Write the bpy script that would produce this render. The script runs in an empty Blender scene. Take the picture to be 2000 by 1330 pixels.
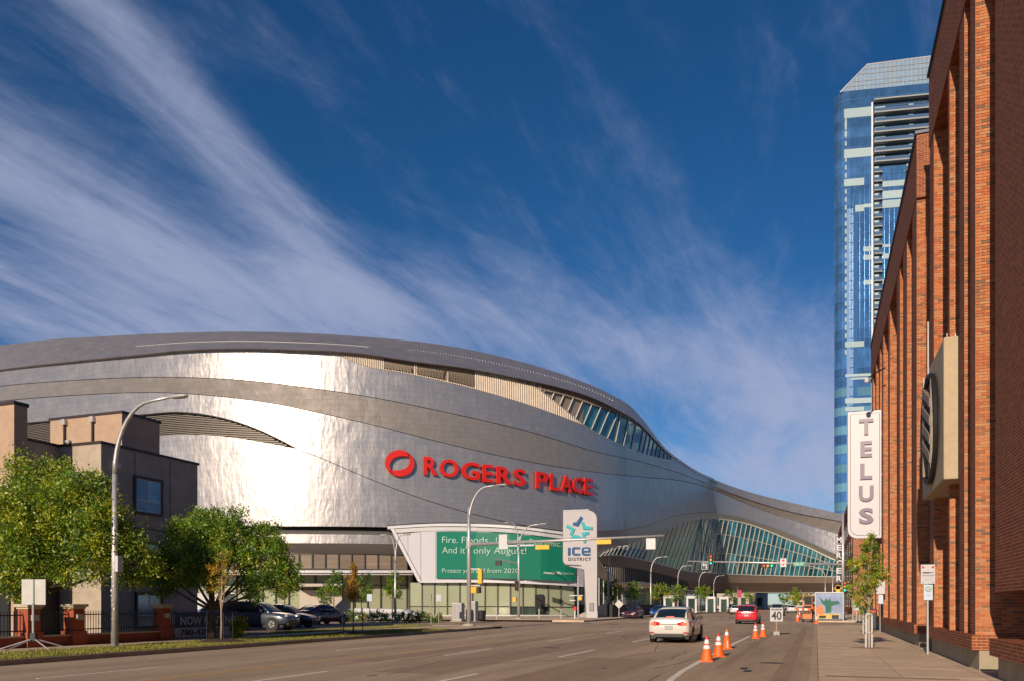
import bpy, bmesh, math, random
import numpy as np
from mathutils import Vector, Matrix

random.seed(7)
scene = bpy.context.scene
COL = scene.collection
R = math.radians

# ---------------------------------------------------------------- camera
FPX, CX, HY, EYE = 1600.0, 1000.0, 1180.0, 1.6      # focal length in photo pixels, centre, horizon, eye height
TH = math.atan2(594.0, FPX)
ST, CT = math.sin(TH), math.cos(TH)
cam_data = bpy.data.cameras.new('camera')
cam = bpy.data.objects.new('camera', cam_data)
COL.objects.link(cam)
cam.location = (0, 0, EYE)
cam.rotation_euler = (R(90), 0, TH)
cam_data.sensor_width = 36.0
cam_data.sensor_fit = 'HORIZONTAL'
cam_data.lens = 36.0 * FPX / 2000.0
cam_data.shift_y = (HY - 665.0) / 2000.0
cam_data.clip_end = 9000
cam_data.clip_start = 0.1
scene.camera = cam

# ---------------------------------------------------------------- light
SUN_EL = 20.5
SUN_DIR = Vector((-0.085, -1.0, 0)).normalized()     # towards the sun, in plan
sd = bpy.data.lights.new('sun', 'SUN')
sd.energy = 4.9
sd.angle = R(0.5)
sd.color = (1.0, 0.83, 0.63)
sun = bpy.data.objects.new('sun', sd)
COL.objects.link(sun)
ld = Vector((-SUN_DIR.x * math.cos(R(SUN_EL)), -SUN_DIR.y * math.cos(R(SUN_EL)), -math.sin(R(SUN_EL))))
sun.rotation_euler = ld.to_track_quat('-Z', 'Y').to_euler()
sun.location = (-20, -40, 30)

world = bpy.data.worlds.new('World')
scene.world = world
world.use_nodes = True
wn, wl = world.node_tree.nodes, world.node_tree.links
wn.clear()
def W(t, **k):
    n = wn.new(t)
    for a, b in k.items():
        setattr(n, a, b)
    return n
def wmath(op, a, b=None, c=None, clamp=False):
    n = wn.new('ShaderNodeMath'); n.operation = op; n.use_clamp = clamp
    for i, v in enumerate((a, b, c)):
        if v is None: continue
        if isinstance(v, (int, float)): n.inputs[i].default_value = v
        else: wl.new(v, n.inputs[i])
    return n.outputs[0]
sky = W('ShaderNodeTexSky')
sky.sky_type = 'NISHITA'
sky.sun_disc = False
sky.sun_elevation = R(SUN_EL)
sky.sun_rotation = math.atan2(SUN_DIR.x, SUN_DIR.y) % (2 * math.pi)
sky.altitude = 600
sky.air_density = 0.85
sky.dust_density = 0.25
sky.ozone_density = 4.0
tc = W('ShaderNodeTexCoord')
sep = W('ShaderNodeSeparateXYZ'); wl.new(tc.outputs['Generated'], sep.inputs[0])
dx, dy, dz = sep.outputs
# high clouds lie on a level sheet far overhead: direction / height gives the place on the sheet
zz = wmath('ADD', wmath('MAXIMUM', dz, 0.0), 0.16)
u = wmath('DIVIDE', dx, zz); v = wmath('DIVIDE', dy, zz)
def cloud_noise(ang, su, sv, detail, rough, dist, off, typ='FBM'):
    ca, sa = math.cos(ang), math.sin(ang)
    uu = wmath('ADD', wmath('MULTIPLY', u, ca * su), wmath('MULTIPLY', v, sa * su))
    vv = wmath('ADD', wmath('MULTIPLY', u, -sa * sv), wmath('MULTIPLY', v, ca * sv))
    cmb = W('ShaderNodeCombineXYZ'); wl.new(uu, cmb.inputs[0]); wl.new(vv, cmb.inputs[1]); cmb.inputs[2].default_value = off
    n = W('ShaderNodeTexNoise'); n.inputs['Scale'].default_value = 1.0
    n.inputs['Detail'].default_value = detail; n.inputs['Roughness'].default_value = rough
    n.inputs['Distortion'].default_value = dist
    wl.new(cmb.outputs[0], n.inputs['Vector'])
    return n.outputs[0]
CLA = R(80)
big = cloud_noise(CLA, 0.45, 1.5, 4, 0.5, 0.5, 3.1)
fine = cloud_noise(CLA + R(6), 1.1, 4.6, 8, 0.60, 1.1, 7.7)
wisp = cloud_noise(CLA - R(14), 4.5, 13.0, 8, 0.66, 0.9, 1.3)
puff = cloud_noise(CLA + R(25), 4.0, 6.0, 9, 0.68, 0.6, 4.3)
def smooth(x, a, b):
    n = W('ShaderNodeMapRange'); n.interpolation_type = 'SMOOTHSTEP'
    n.inputs['From Min'].default_value = a; n.inputs['From Max'].default_value = b
    if isinstance(x, (int, float)): n.inputs['Value'].default_value = x
    else: wl.new(x, n.inputs['Value'])
    return n.outputs[0]
def bank(px, py, sx, sy, rot):
    """a soft cloud bank centred on the sky direction (px, py), spreading sx, sy degrees, long axis turned rot"""
    d0 = Vector((CT * (px - CX) / FPX - ST, ST * (px - CX) / FPX + CT, (HY - py) / FPX)).normalized()
    e1 = Vector((0, 0, 1)).cross(d0).normalized() * -1.0
    e2 = e1.cross(d0).normalized()
    if e2.z < 0: e2 = -e2
    c, s = math.cos(R(rot)), math.sin(R(rot))
    a1, a2 = e1 * c - e2 * s, e1 * s + e2 * c
    def dot(a): return wmath('ADD', wmath('ADD', wmath('MULTIPLY', dx, a.x), wmath('MULTIPLY', dy, a.y)), wmath('MULTIPLY', dz, a.z))
    q = wmath('ADD', wmath('POWER', wmath('ABSOLUTE', wmath('DIVIDE', dot(a1), math.sin(R(sx)))), 2.0),
              wmath('POWER', wmath('ABSOLUTE', wmath('DIVIDE', dot(a2), math.sin(R(sy)))), 2.0))
    g = wmath('EXPONENT', wmath('MULTIPLY', q, -1.0))
    return wmath('MULTIPLY', g, wmath('GREATER_THAN', dot(d0), 0.0))
cov = None
for args, amp in ((( 60, 370, 20, 3.0, 30), 0.46), ((430, 530, 17, 2.4, 31), 0.46), ((60, 590, 22, 2.6, 14), 0.46),
                  ((330, 190, 18, 2.0, 42), 0.30), ((560, 400, 14, 1.5, 40), 0.28), ((820, 610, 13, 2.6, 12), 0.44), ((1500, 700, 12, 4.0, 24), 0.24), ((1560, 800, 9, 2.5, 14), 0.26),
                  ((1200, 640, 18, 3.2, 25), 0.16), ((1550, 920, 10, 2.6, 4), 0.56), ((1280, 330, 12, 1.1, 52), 0.12),
                  ((1730, 30, 6, 5, 30), 0.18), ((150, 40, 16, 3, 35), 0.16), ((700, 60, 16, 3, 40), 0.06)):
    b = wmath('MULTIPLY', bank(*args), amp)
    cov = b if cov is None else wmath('ADD', cov, b)
low = wmath('MULTIPLY', smooth(dz, 0.50, 0.08), 0.27)
cov = wmath('ADD', cov, low)
tex = wmath('ADD', wmath('ADD', wmath('MULTIPLY', big, 0.30), wmath('MULTIPLY', puff, 0.22)), wmath('ADD', wmath('MULTIPLY', fine, 0.62), wmath('MULTIPLY', wisp, 0.20)))
dens = smooth(wmath('ADD', tex, wmath('MULTIPLY', cov, 0.58)), 0.68, 1.24)
dens = wmath('MULTIPLY', dens, 0.80)
hsv = W('ShaderNodeHueSaturation'); hsv.inputs['Saturation'].default_value = 1.22; hsv.inputs['Value'].default_value = 0.79; hsv.inputs['Hue'].default_value = 0.501
wl.new(sky.outputs[0], hsv.inputs['Color'])
mixc = W('ShaderNodeMix'); mixc.data_type = 'RGBA'
wl.new(dens, mixc.inputs['Factor']); wl.new(hsv.outputs[0], mixc.inputs['A'])
mixc.inputs['B'].default_value = (4.0, 4.4, 6.2, 1)
bg = W('ShaderNodeBackground'); bg.inputs['Strength'].default_value = 0.10
wl.new(mixc.outputs['Result'], bg.inputs['Color'])
wo = W('ShaderNodeOutputWorld'); wl.new(bg.outputs[0], wo.inputs['Surface'])

scene.view_settings.view_transform = 'Standard'
scene.view_settings.look = 'None'
scene.view_settings.exposure = 0.0
scene.view_settings.gamma = 1.0
scene.view_settings.use_curve_mapping = False
scene.cycles.max_bounces = 6
scene.cycles.use_denoising = True

# ---------------------------------------------------------------- places: photo pixel -> metres in the world
def P(px, d):
    r = (px - CX) / FPX * d
    return (CT * r - ST * d, ST * r + CT * d)
def Zof(py, d): return EYE + (HY - py) * d / FPX
def G(px, py, z=0.0):
    d = FPX * (EYE - z) / (py - HY)
    x, y = P(px, d)
    return (x, y, z)
def atX(px, X):                                       # where the sight line of a column crosses the plane x = X
    k = (px - CX) / FPX
    d = X / (CT * k - ST)
    return d, P(px, d)[1]
def atY(px, Y):
    k = (px - CX) / FPX
    d = Y / (ST * k + CT)
    return d, P(px, d)[0]

def curve(pts):
    xs = np.array([p[0] for p in pts], float); ys = np.array([p[1] for p in pts], float)
    h = np.diff(xs); dl = np.diff(ys) / h
    m = np.zeros(len(xs)); m[0] = dl[0]; m[-1] = dl[-1]
    for i in range(1, len(xs) - 1):
        m[i] = (dl[i - 1] * h[i] + dl[i] * h[i - 1]) / (h[i] + h[i - 1])
    def f(x):
        if x <= xs[0]: return float(ys[0] + m[0] * (x - xs[0]))
        if x >= xs[-1]: return float(ys[-1] + m[-1] * (x - xs[-1]))
        i = int(np.searchsorted(xs, x) - 1); t = (x - xs[i]) / h[i]
        return float((2*t**3 - 3*t*t + 1) * ys[i] + (t**3 - 2*t*t + t) * h[i] * m[i] + (3*t*t - 2*t**3) * ys[i+1] + (t**3 - t*t) * h[i] * m[i+1])
    return f

# ---------------------------------------------------------------- materials
MATS = {}
def srgb(r, g, b):
    return tuple(((c / 255) / 12.92 if c / 255 <= 0.04045 else ((c / 255 + 0.055) / 1.055) ** 2.4) for c in (r, g, b))
def mat(name, color, rough=0.6, metal=0.0, var=0.0, vscale=3.0, bump=0.0, bscale=20.0, spec=0.5, emit=None, estr=0.0, var2=0.0, v2scale=0.3, stretch=(1, 1, 1), trans=0.0, objrand=0.0, coat=0.0):
    m = bpy.data.materials.new(name); m.use_nodes = True
    nt = m.node_tree; b = nt.nodes['Principled BSDF']
    b.inputs['Base Color'].default_value = (*color, 1)
    b.inputs['Roughness'].default_value = rough; b.inputs['Metallic'].default_value = metal
    b.inputs['Specular IOR Level'].default_value = spec
    if coat: b.inputs['Coat Weight'].default_value = coat; b.inputs['Coat Roughness'].default_value = 0.08
    if trans: b.inputs['Transmission Weight'].default_value = trans
    if emit: b.inputs['Emission Color'].default_value = (*emit, 1); b.inputs['Emission Strength'].default_value = estr
    last = None
    t = nt.nodes.new('ShaderNodeTexCoord'); mp = nt.nodes.new('ShaderNodeMapping')
    mp.inputs['Scale'].default_value = stretch
    nt.links.new(t.outputs['Object'], mp.inputs[0])
    def layer(amount, scale, last):
        n = nt.nodes.new('ShaderNodeTexNoise'); n.inputs['Scale'].default_value = scale; n.inputs['Detail'].default_value = 6; n.inputs['Roughness'].default_value = 0.65
        nt.links.new(mp.outputs[0], n.inputs['Vector'])
        r = nt.nodes.new('ShaderNodeMapRange'); r.inputs['From Min'].default_value = 0.3; r.inputs['From Max'].default_value = 0.7
        r.inputs['To Min'].default_value = 1 - amount; r.inputs['To Max'].default_value = 1 + amount
        nt.links.new(n.outputs[0], r.inputs[0])
        vm = nt.nodes.new('ShaderNodeVectorMath'); vm.operation = 'SCALE'
        if last is None: vm.inputs[0].default_value = color
        else: nt.links.new(last, vm.inputs[0])
        nt.links.new(r.outputs[0], vm.inputs['Scale'])
        return vm.outputs[0]
    if var: last = layer(var, vscale, last)
    if var2: last = layer(var2, v2scale, last)
    if objrand:
        oi = nt.nodes.new('ShaderNodeObjectInfo'); r = nt.nodes.new('ShaderNodeMapRange')
        r.inputs['To Min'].default_value = 1 - objrand; r.inputs['To Max'].default_value = 1 + objrand
        nt.links.new(oi.outputs['Random'], r.inputs[0])
        vm = nt.nodes.new('ShaderNodeVectorMath'); vm.operation = 'SCALE'
        if last is None: vm.inputs[0].default_value = color
        else: nt.links.new(last, vm.inputs[0])
        nt.links.new(r.outputs[0], vm.inputs['Scale']); last = vm.outputs[0]
    if last is not None: nt.links.new(last, b.inputs['Base Color'])
    if bump:
        n = nt.nodes.new('ShaderNodeTexNoise'); n.inputs['Scale'].default_value = bscale; n.inputs['Detail'].default_value = 4
        nt.links.new(mp.outputs[0], n.inputs['Vector'])
        bp = nt.nodes.new('ShaderNodeBump'); bp.inputs['Strength'].default_value = min(1.0, bump); bp.inputs['Distance'].default_value = 0.02
        nt.links.new(n.outputs[0], bp.inputs['Height']); nt.links.new(bp.outputs[0], b.inputs['Normal'])
    MATS[name] = m
    return m

def skin_mat(name, color, rough, bump, tint=1.0, scale=1.0, dist=0.06):
    """brushed metal shingle cladding: small quilted panels with wavering reflections"""
    m = bpy.data.materials.new(name); m.use_nodes = True
    nt = m.node_tree; L = nt.links; b = nt.nodes['Principled BSDF']
    b.inputs['Metallic'].default_value = 0.60; b.inputs['Roughness'].default_value = rough
    t = nt.nodes.new('ShaderNodeTexCoord')
    sp = nt.nodes.new('ShaderNodeSeparateXYZ'); L.new(t.outputs['Object'], sp.inputs[0])
    def M(op, a, bb):
        n = nt.nodes.new('ShaderNodeMath'); n.operation = op
        for i, q in enumerate((a, bb)):
            if isinstance(q, (int, float)): n.inputs[i].default_value = q
            else: L.new(q, n.inputs[i])
        return n.outputs[0]
    s = M('ADD', sp.outputs[0], M('MULTIPLY', sp.outputs[1], 0.9))
    cb = nt.nodes.new('ShaderNodeCombineXYZ')
    L.new(M('ADD', s, M('MULTIPLY', sp.outputs[2], 0.35)), cb.inputs[0]); L.new(sp.outputs[2], cb.inputs[1])
    br = nt.nodes.new('ShaderNodeTexBrick'); br.inputs['Scale'].default_value = 1.0 * scale
    br.inputs['Brick Width'].default_value = 1.3; br.inputs['Row Height'].default_value = 0.7; br.inputs['Mortar Size'].default_value = 0.018
    br.inputs['Mortar Smooth'].default_value = 0.3
    br.inputs['Color1'].default_value = (*[c * 1.03 for c in color], 1); br.inputs['Color2'].default_value = (*[c * 0.93 for c in color], 1)
    br.inputs['Mortar'].default_value = (*[c * 0.68 for c in color], 1)
    L.new(cb.outputs[0], br.inputs['Vector'])
    L.new(br.outputs['Color'], b.inputs['Base Color'])
    n1 = nt.nodes.new('ShaderNodeTexNoise'); n1.inputs['Scale'].default_value = 1.15; n1.inputs['Detail'].default_value = 3; n1.inputs['Distortion'].default_value = 0.6
    mp = nt.nodes.new('ShaderNodeMapping'); mp.inputs['Scale'].default_value = (1.3, 1.3, 0.55); mp.inputs['Rotation'].default_value = (0, R(25), R(20))
    L.new(t.outputs['Object'], mp.inputs[0]); L.new(mp.outputs[0], n1.inputs['Vector'])
    vo = nt.nodes.new('ShaderNodeTexVoronoi'); vo.inputs['Scale'].default_value = 1.1; L.new(mp.outputs[0], vo.inputs['Vector'])
    h = M('ADD', n1.outputs[0], M('MULTIPLY', vo.outputs['Distance'], 0.35))
    bp = nt.nodes.new('ShaderNodeBump'); bp.inputs['Strength'].default_value = bump; bp.inputs['Distance'].default_value = dist
    L.new(h, bp.inputs['Height'])
    L.new(bp.outputs[0], b.inputs['Normal'])
    r2 = nt.nodes.new('ShaderNodeMapRange'); r2.inputs['From Min'].default_value = 0.3; r2.inputs['From Max'].default_value = 0.7
    r2.inputs['To Min'].default_value = rough - 0.05; r2.inputs['To Max'].default_value = rough + 0.07
    n2 = nt.nodes.new('ShaderNodeTexNoise'); n2.inputs['Scale'].default_value = 0.5; L.new(t.outputs['Object'], n2.inputs['Vector'])
    L.new(n2.outputs[0], r2.inputs[0]); L.new(r2.outputs[0], b.inputs['Roughness'])
    MATS[name] = m
    return m

def brick_mat(name, c1, c2, mortar, var=0.3):
    m = bpy.data.materials.new(name); m.use_nodes = True
    nt = m.node_tree; L = nt.links; b = nt.nodes['Principled BSDF']
    b.inputs['Roughness'].default_value = 0.85; b.inputs['Specular IOR Level'].default_value = 0.2
    t = nt.nodes.new('ShaderNodeTexCoord'); sp = nt.nodes.new('ShaderNodeSeparateXYZ'); L.new(t.outputs['Object'], sp.inputs[0])
    ad = nt.nodes.new('ShaderNodeMath'); L.new(sp.outputs[0], ad.inputs[0]); L.new(sp.outputs[1], ad.inputs[1])
    cb = nt.nodes.new('ShaderNodeCombineXYZ'); L.new(ad.outputs[0], cb.inputs[0]); L.new(sp.outputs[2], cb.inputs[1])
    br = nt.nodes.new('ShaderNodeTexBrick'); br.inputs['Scale'].default_value = 1.0; br.inputs['Brick Width'].default_value = 0.203; br.inputs['Row Height'].default_value = 0.0667
    br.inputs['Mortar Size'].default_value = 0.006; br.inputs['Mortar Smooth'].default_value = 0.2; br.inputs['Bias'].default_value = -0.1
    br.inputs['Color1'].default_value = (*c1, 1); br.inputs['Color2'].default_value = (*c2, 1); br.inputs['Mortar'].default_value = (*mortar, 1)
    L.new(cb.outputs[0], br.inputs['Vector'])
    # a few burnt bricks, chosen brick by brick
    sn = nt.nodes.new('ShaderNodeTexNoise'); sn.inputs['Scale'].default_value = 3.2; sn.inputs['Detail'].default_value = 8; sn.inputs['Roughness'].default_value = 0.8
    mp = nt.nodes.new('ShaderNodeMapping'); mp.inputs['Scale'].default_value = (1.2, 4.0, 1); L.new(cb.outputs[0], mp.inputs[0]); L.new(mp.outputs[0], sn.inputs['Vector'])
    r = nt.nodes.new('ShaderNodeMapRange'); r.inputs['From Min'].default_value = 0.35; r.inputs['From Max'].default_value = 0.65; r.inputs['To Min'].default_value = 1 - var; r.inputs['To Max'].default_value = 1 + var
    L.new(sn.outputs[0], r.inputs[0])
    vm = nt.nodes.new('ShaderNodeVectorMath'); vm.operation = 'SCALE'; L.new(br.outputs['Color'], vm.inputs[0]); L.new(r.outputs[0], vm.inputs['Scale'])
    L.new(vm.outputs[0], b.inputs['Base Color'])
    bp = nt.nodes.new('ShaderNodeBump'); bp.inputs['Strength'].default_value = 0.6; bp.inputs['Distance'].default_value = 0.008; bp.invert = True
    L.new(br.outputs['Fac'], bp.inputs['Height']); L.new(bp.outputs[0], b.inputs['Normal'])
    MATS[name] = m
    return m

# ---------------------------------------------------------------- objects
ORG = {}
def thing(name, label, cat, loc=(0, 0, 0), rz=0.0, group=None, world=False):
    o = bpy.data.objects.new(name, None); COL.objects.link(o)
    o.empty_display_size = 0.3
    o.location = loc; o.rotation_euler = (0, 0, rz)
    o['label'] = label; o['category'] = cat
    if group: o['group'] = group
    ORG[o] = Vector(loc) if world else Vector((0, 0, 0))
    return o
def tag(o, label, cat, group=None):
    o['label'] = label; o['category'] = cat
    if group: o['group'] = group
    return o

class MB:
    def __init__(self): self.v = []; self.f = []; self.mi = []
    def add(self, vs, fs, mi=0):
        n = len(self.v); self.v += [tuple(p) for p in vs]
        self.f += [tuple(i + n for i in f) for f in fs]; self.mi += [mi] * len(fs)
        return self
    def box(self, x0, y0, z0, x1, y1, z1, mi=0):
        if x0 > x1: x0, x1 = x1, x0
        if y0 > y1: y0, y1 = y1, y0
        if z0 > z1: z0, z1 = z1, z0
        return self.add([(x0,y0,z0),(x1,y0,z0),(x1,y1,z0),(x0,y1,z0),(x0,y0,z1),(x1,y0,z1),(x1,y1,z1),(x0,y1,z1)],
                 [(0,3,2,1),(4,5,6,7),(0,1,5,4),(1,2,6,5),(2,3,7,6),(3,0,4,7)], mi)
    def hexa(self, lo, hi, mi=0):
        """lo, hi: matching loops of points; a closed solid between them"""
        n = len(lo)
        fs = [tuple(range(n - 1, -1, -1)), tuple(range(n, 2 * n))] + [(i, (i + 1) % n, n + (i + 1) % n, n + i) for i in range(n)]
        return self.add(list(lo) + list(hi), fs, mi)
    def prism(self, poly, ext, mi=0):
        e = Vector(ext)
        return self.hexa([Vector(p) for p in poly], [Vector(p) + e for p in poly], mi)
    def tube(self, pts, rad, n=8, mi=0, caps=True):
        pts = [Vector(p) for p in pts]
        if isinstance(rad, (int, float)): rad = [rad] * len(pts)
        vs, fs = [], []
        up = None
        for i, p in enumerate(pts):
            d = (pts[min(i + 1, len(pts) - 1)] - pts[max(i - 1, 0)]).normalized()
            if up is None:
                up = Vector((0, 0, 1)) if abs(d.z) < 0.9 else Vector((1, 0, 0))
            a = d.cross(up).normalized(); b = a.cross(d).normalized(); up = b
            for k in range(n):
                t = 2 * math.pi * k / n
                vs.append(p + (a * math.cos(t) + b * math.sin(t)) * rad[i])
        for i in range(len(pts) - 1):
            for k in range(n):
                k2 = (k + 1) % n
                fs.append((i*n + k, i*n + k2, (i+1)*n + k2, (i+1)*n + k))
        if caps:
            fs.append(tuple(range(n - 1, -1, -1))); fs.append(tuple(range((len(pts)-1)*n, len(pts)*n)))
        return self.add(vs, fs, mi)
    def lathe(self, prof, c=(0, 0, 0), n=16, mi=0, axis='z'):
        vs, fs = [], []
        for r, z in prof:
            for k in range(n):
                t = 2 * math.pi * k / n
                a, b = r * math.cos(t), r * math.sin(t)
                q = (a, b, z) if axis == 'z' else ((a, z, b) if axis == 'y' else (z, a, b))
                vs.append((c[0] + q[0], c[1] + q[1], c[2] + q[2]))
        for i in range(len(prof) - 1):
            for k in range(n):
                k2 = (k + 1) % n
                fs.append((i*n + k, i*n + k2, (i+1)*n + k2, (i+1)*n + k))
        fs.append(tuple(range(n - 1, -1, -1))); fs.append(tuple(range((len(prof)-1)*n, len(prof)*n)))
        return self.add(vs, fs, mi)
    def build(self, name, mats, parent=None, smooth=False, kind=None, fix=True, bevel=0.0):
        if not isinstance(mats, (list, tuple)): mats = [mats]
        mats = [MATS[m] if isinstance(m, str) else m for m in mats]
        me = bpy.data.meshes.new(name)
        org = ORG.get(parent, Vector((0, 0, 0))) if parent is not None else Vector((0, 0, 0))
        vs = self.v if org.length == 0 else [(p[0] - org.x, p[1] - org.y, p[2] - org.z) for p in self.v]
        me.from_pydata(vs, [], self.f)
        for m in mats: me.materials.append(m)
        if len(mats) > 1: me.polygons.foreach_set('material_index', self.mi)
        if smooth: me.polygons.foreach_set('use_smooth', [True] * len(self.f))
        if fix and len(self.f) < 60000:
            bm = bmesh.new(); bm.from_mesh(me)
            bmesh.ops.recalc_face_normals(bm, faces=bm.faces)
            bm.to_mesh(me); bm.free()
        me.update()
        o = bpy.data.objects.new(name, me); COL.objects.link(o)
        if parent is not None: o.parent = parent
        ORG[o] = org
        if kind: o['kind'] = kind
        if bevel:
            bv = o.modifiers.new('bevel', 'BEVEL'); bv.width = bevel; bv.segments = 2; bv.limit_method = 'ANGLE'; bv.angle_limit = R(40)
        return o
def struct(name, mb, mats, **k): return mb.build(name, mats, None, kind='structure', **k)

def copy_tree(o, parent=None, rand=True):
    c = o.copy(); COL.objects.link(c)
    if parent is not None: c.parent = parent
    ORG[c] = ORG.get(o, Vector((0, 0, 0)))
    for ch in list(o.children): copy_tree(ch, c)
    return c
def piece(name, me, parent, loc):
    o = bpy.data.objects.new(name, me); COL.objects.link(o); o.parent = parent; o.location = loc
    return o

def text_geo(s, size=1.0, depth=0.02, bold=0.0, space=1.0, align='LEFT', res=3, shear=0.0):
    """lettering as a solid mesh in the xz plane, facing -y; returns verts, faces"""
    cu = bpy.data.curves.new('t', 'FONT'); cu.body = s; cu.size = size; cu.extrude = depth / 2; cu.offset = bold
    cu.space_character = space; cu.align_x = align; cu.resolution_u = res; cu.shear = shear
    ob = bpy.data.objects.new('t', cu); COL.objects.link(ob)
    dg = bpy.context.evaluated_depsgraph_get(); dg.update()
    me = bpy.data.meshes.new_from_object(ob.evaluated_get(dg))
    vs = [(v.co.x, -v.co.z, v.co.y) for v in me.vertices]; fs = [tuple(p.vertices) for p in me.polygons]
    bpy.data.objects.remove(ob); bpy.data.curves.remove(cu); bpy.data.meshes.remove(me)
    return vs, fs
# ---------------------------------------------------------------- colours
mat('asphalt', (0.40, 0.295, 0.21), 0.92, var=0.12, vscale=3.0, bump=0.5, bscale=60, var2=0.26, v2scale=0.55, stretch=(1, 0.09, 1), spec=0.12)
mat('far_ground', (0.13, 0.125, 0.10), 0.95, var=0.25, vscale=0.03)
mat('lot_asphalt', (0.22, 0.16, 0.12), 0.9, var=0.15, vscale=1.0, var2=0.2, v2scale=0.15, spec=0.15)
mat('walk', (0.60, 0.45, 0.32), 0.88, var=0.10, vscale=3.5, bump=0.35, bscale=90, var2=0.16, v2scale=0.5, objrand=0.07, spec=0.15)
mat('concrete', (0.36, 0.32, 0.26), 0.85, var=0.16, vscale=2.5, bump=0.3, bscale=40, stretch=(1, 1, 0.5))
mat('kerb', (0.30, 0.23, 0.17), 0.85, var=0.2, vscale=2)
mat('old_kerb', (0.44, 0.32, 0.22), 0.85, var=0.22, vscale=1.2)
mat('soil', (0.07, 0.035, 0.022), 0.95, var=0.4, vscale=6, bump=0.8, bscale=30)
mat('grass', (0.13, 0.13, 0.028), 0.9, var=0.35, vscale=2.0, var2=0.3, v2scale=0.3, bump=0.7, bscale=50)
mat('blade', (0.22, 0.215, 0.035), 0.75, var=0.35, vscale=1.5)
mat('paint_white', (0.75, 0.68, 0.60), 0.8, var=0.25, vscale=5)
mat('paint_faded', (0.44, 0.34, 0.26), 0.85, var=0.35, vscale=4)
mat('paint_yellow', (0.62, 0.33, 0.06), 0.8, var=0.25, vscale=4)
mat('patch', (0.30, 0.20, 0.13), 0.92, var=0.15, vscale=2, stretch=(1, .2, 1))
mat('iron_dull', (0.12, 0.095, 0.08), .75, metal=.3, var=.3, vscale=8)
mat('dark', (0.012, 0.012, 0.014), 0.6)
mat('black', (0.015, 0.015, 0.016), 0.45)
mat('shadow_gap', (0.03, 0.03, 0.032), 0.7, metal=0.3)
mat('white_metal', (0.55, 0.55, 0.58), 0.35, var=0.04, vscale=1)
mat('white_panel', (0.50, 0.49, 0.53), 0.42, var=0.03, vscale=0.6, objrand=0.03)
mat('galv', (0.55, 0.53, 0.52), 0.42, metal=0.55, var=0.14, vscale=5)
mat('galv_matt', (0.46, 0.45, 0.44), 0.6, metal=0.2, var=0.1, vscale=4)
mat('grey_metal', (0.32, 0.31, 0.31), 0.5, metal=0.5)
mat('signal_yellow', (0.80, 0.42, 0.012), 0.45)
mat('lens_red_off', (0.10, 0.008, 0.006), 0.3)
mat('lens_amber_off', (0.18, 0.07, 0.006), 0.3)
mat('lens_green', (0.0, 0.35, 0.22), 0.3, emit=(0.0, 0.95, 0.55), estr=1.1)
mat('lens_red', (0.6, 0.05, 0.03), 0.3, emit=(1.0, 0.10, 0.05), estr=0.6)
mat('lens_amber', (0.6, 0.3, 0.03), 0.3, emit=(1.0, 0.5, 0.05), estr=0.5)
mat('red_letter', (0.62, 0.018, 0.012), 0.35, spec=0.4)
mat('red_return', (0.75, 0.16, 0.015), 0.35)
mat('banner_green', (0.004, 0.155, 0.10), 0.5, spec=0.3)
mat('banner_text', (0.33, 0.50, 0.43), 0.6)
mat('banner_text_white', (0.62, 0.72, 0.68), 0.6)
mat('pale_glass', (0.29, 0.31, 0.21), 0.12, spec=0.6, var2=0.08, v2scale=0.3, objrand=0.10)
mat('dim_glass', (0.045, 0.075, 0.065), 0.06, spec=0.9, var=0.4, vscale=0.5, objrand=0.35)
mat('teal_glass', (0.014, 0.098, 0.125), 0.05, spec=0.9, var=0.9, vscale=0.22, objrand=0.7)
mat('streak_reflection_glass', (0.17, 0.24, 0.22), 0.09, metal=0.5, var=1.0, vscale=0.9, bump=1.0, bscale=1.8, stretch=(2.4, 2.4, 0.3), objrand=0.5)  # upright streaks of mirrored surroundings are put into the glass colour
mat('mullion', (0.56, 0.55, 0.47), 0.4, metal=0.2)
mat('dark_mullion', (0.05, 0.055, 0.055), 0.4, metal=0.4)
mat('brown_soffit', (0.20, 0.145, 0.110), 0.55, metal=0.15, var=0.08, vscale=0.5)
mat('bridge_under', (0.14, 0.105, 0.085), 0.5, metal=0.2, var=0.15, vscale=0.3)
mat('beige_soffit', (0.42, 0.37, 0.32), 0.6)
mat('window_brown', (0.20, 0.15, 0.115), .25, var=.25, vscale=.8, stretch=(.2, .2, 3), objrand=.2)
mat('vent_tan', (0.28, 0.22, 0.17), .6, metal=.3)
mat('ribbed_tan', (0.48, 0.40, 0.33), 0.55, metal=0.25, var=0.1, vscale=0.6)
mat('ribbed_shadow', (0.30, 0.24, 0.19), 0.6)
mat('louvre', (0.17, 0.145, 0.125), 0.5, metal=0.35)
mat('louvre_dark', (0.045, 0.038, 0.035), 0.7)
skin_mat('skin', (0.40, 0.372, 0.37), 0.345, 0.5, scale=1.0, dist=0.075)
skin_mat('skin_band', (0.40, 0.355, 0.335), 0.37, 0.5, dist=0.055)
skin_mat('skin_roof', (0.36, 0.33, 0.335), 0.45, 0.3, dist=0.04)
mat('fold_metal', (0.40, 0.385, 0.37), 0.42, metal=0.75, var=0.05, vscale=0.4)

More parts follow.
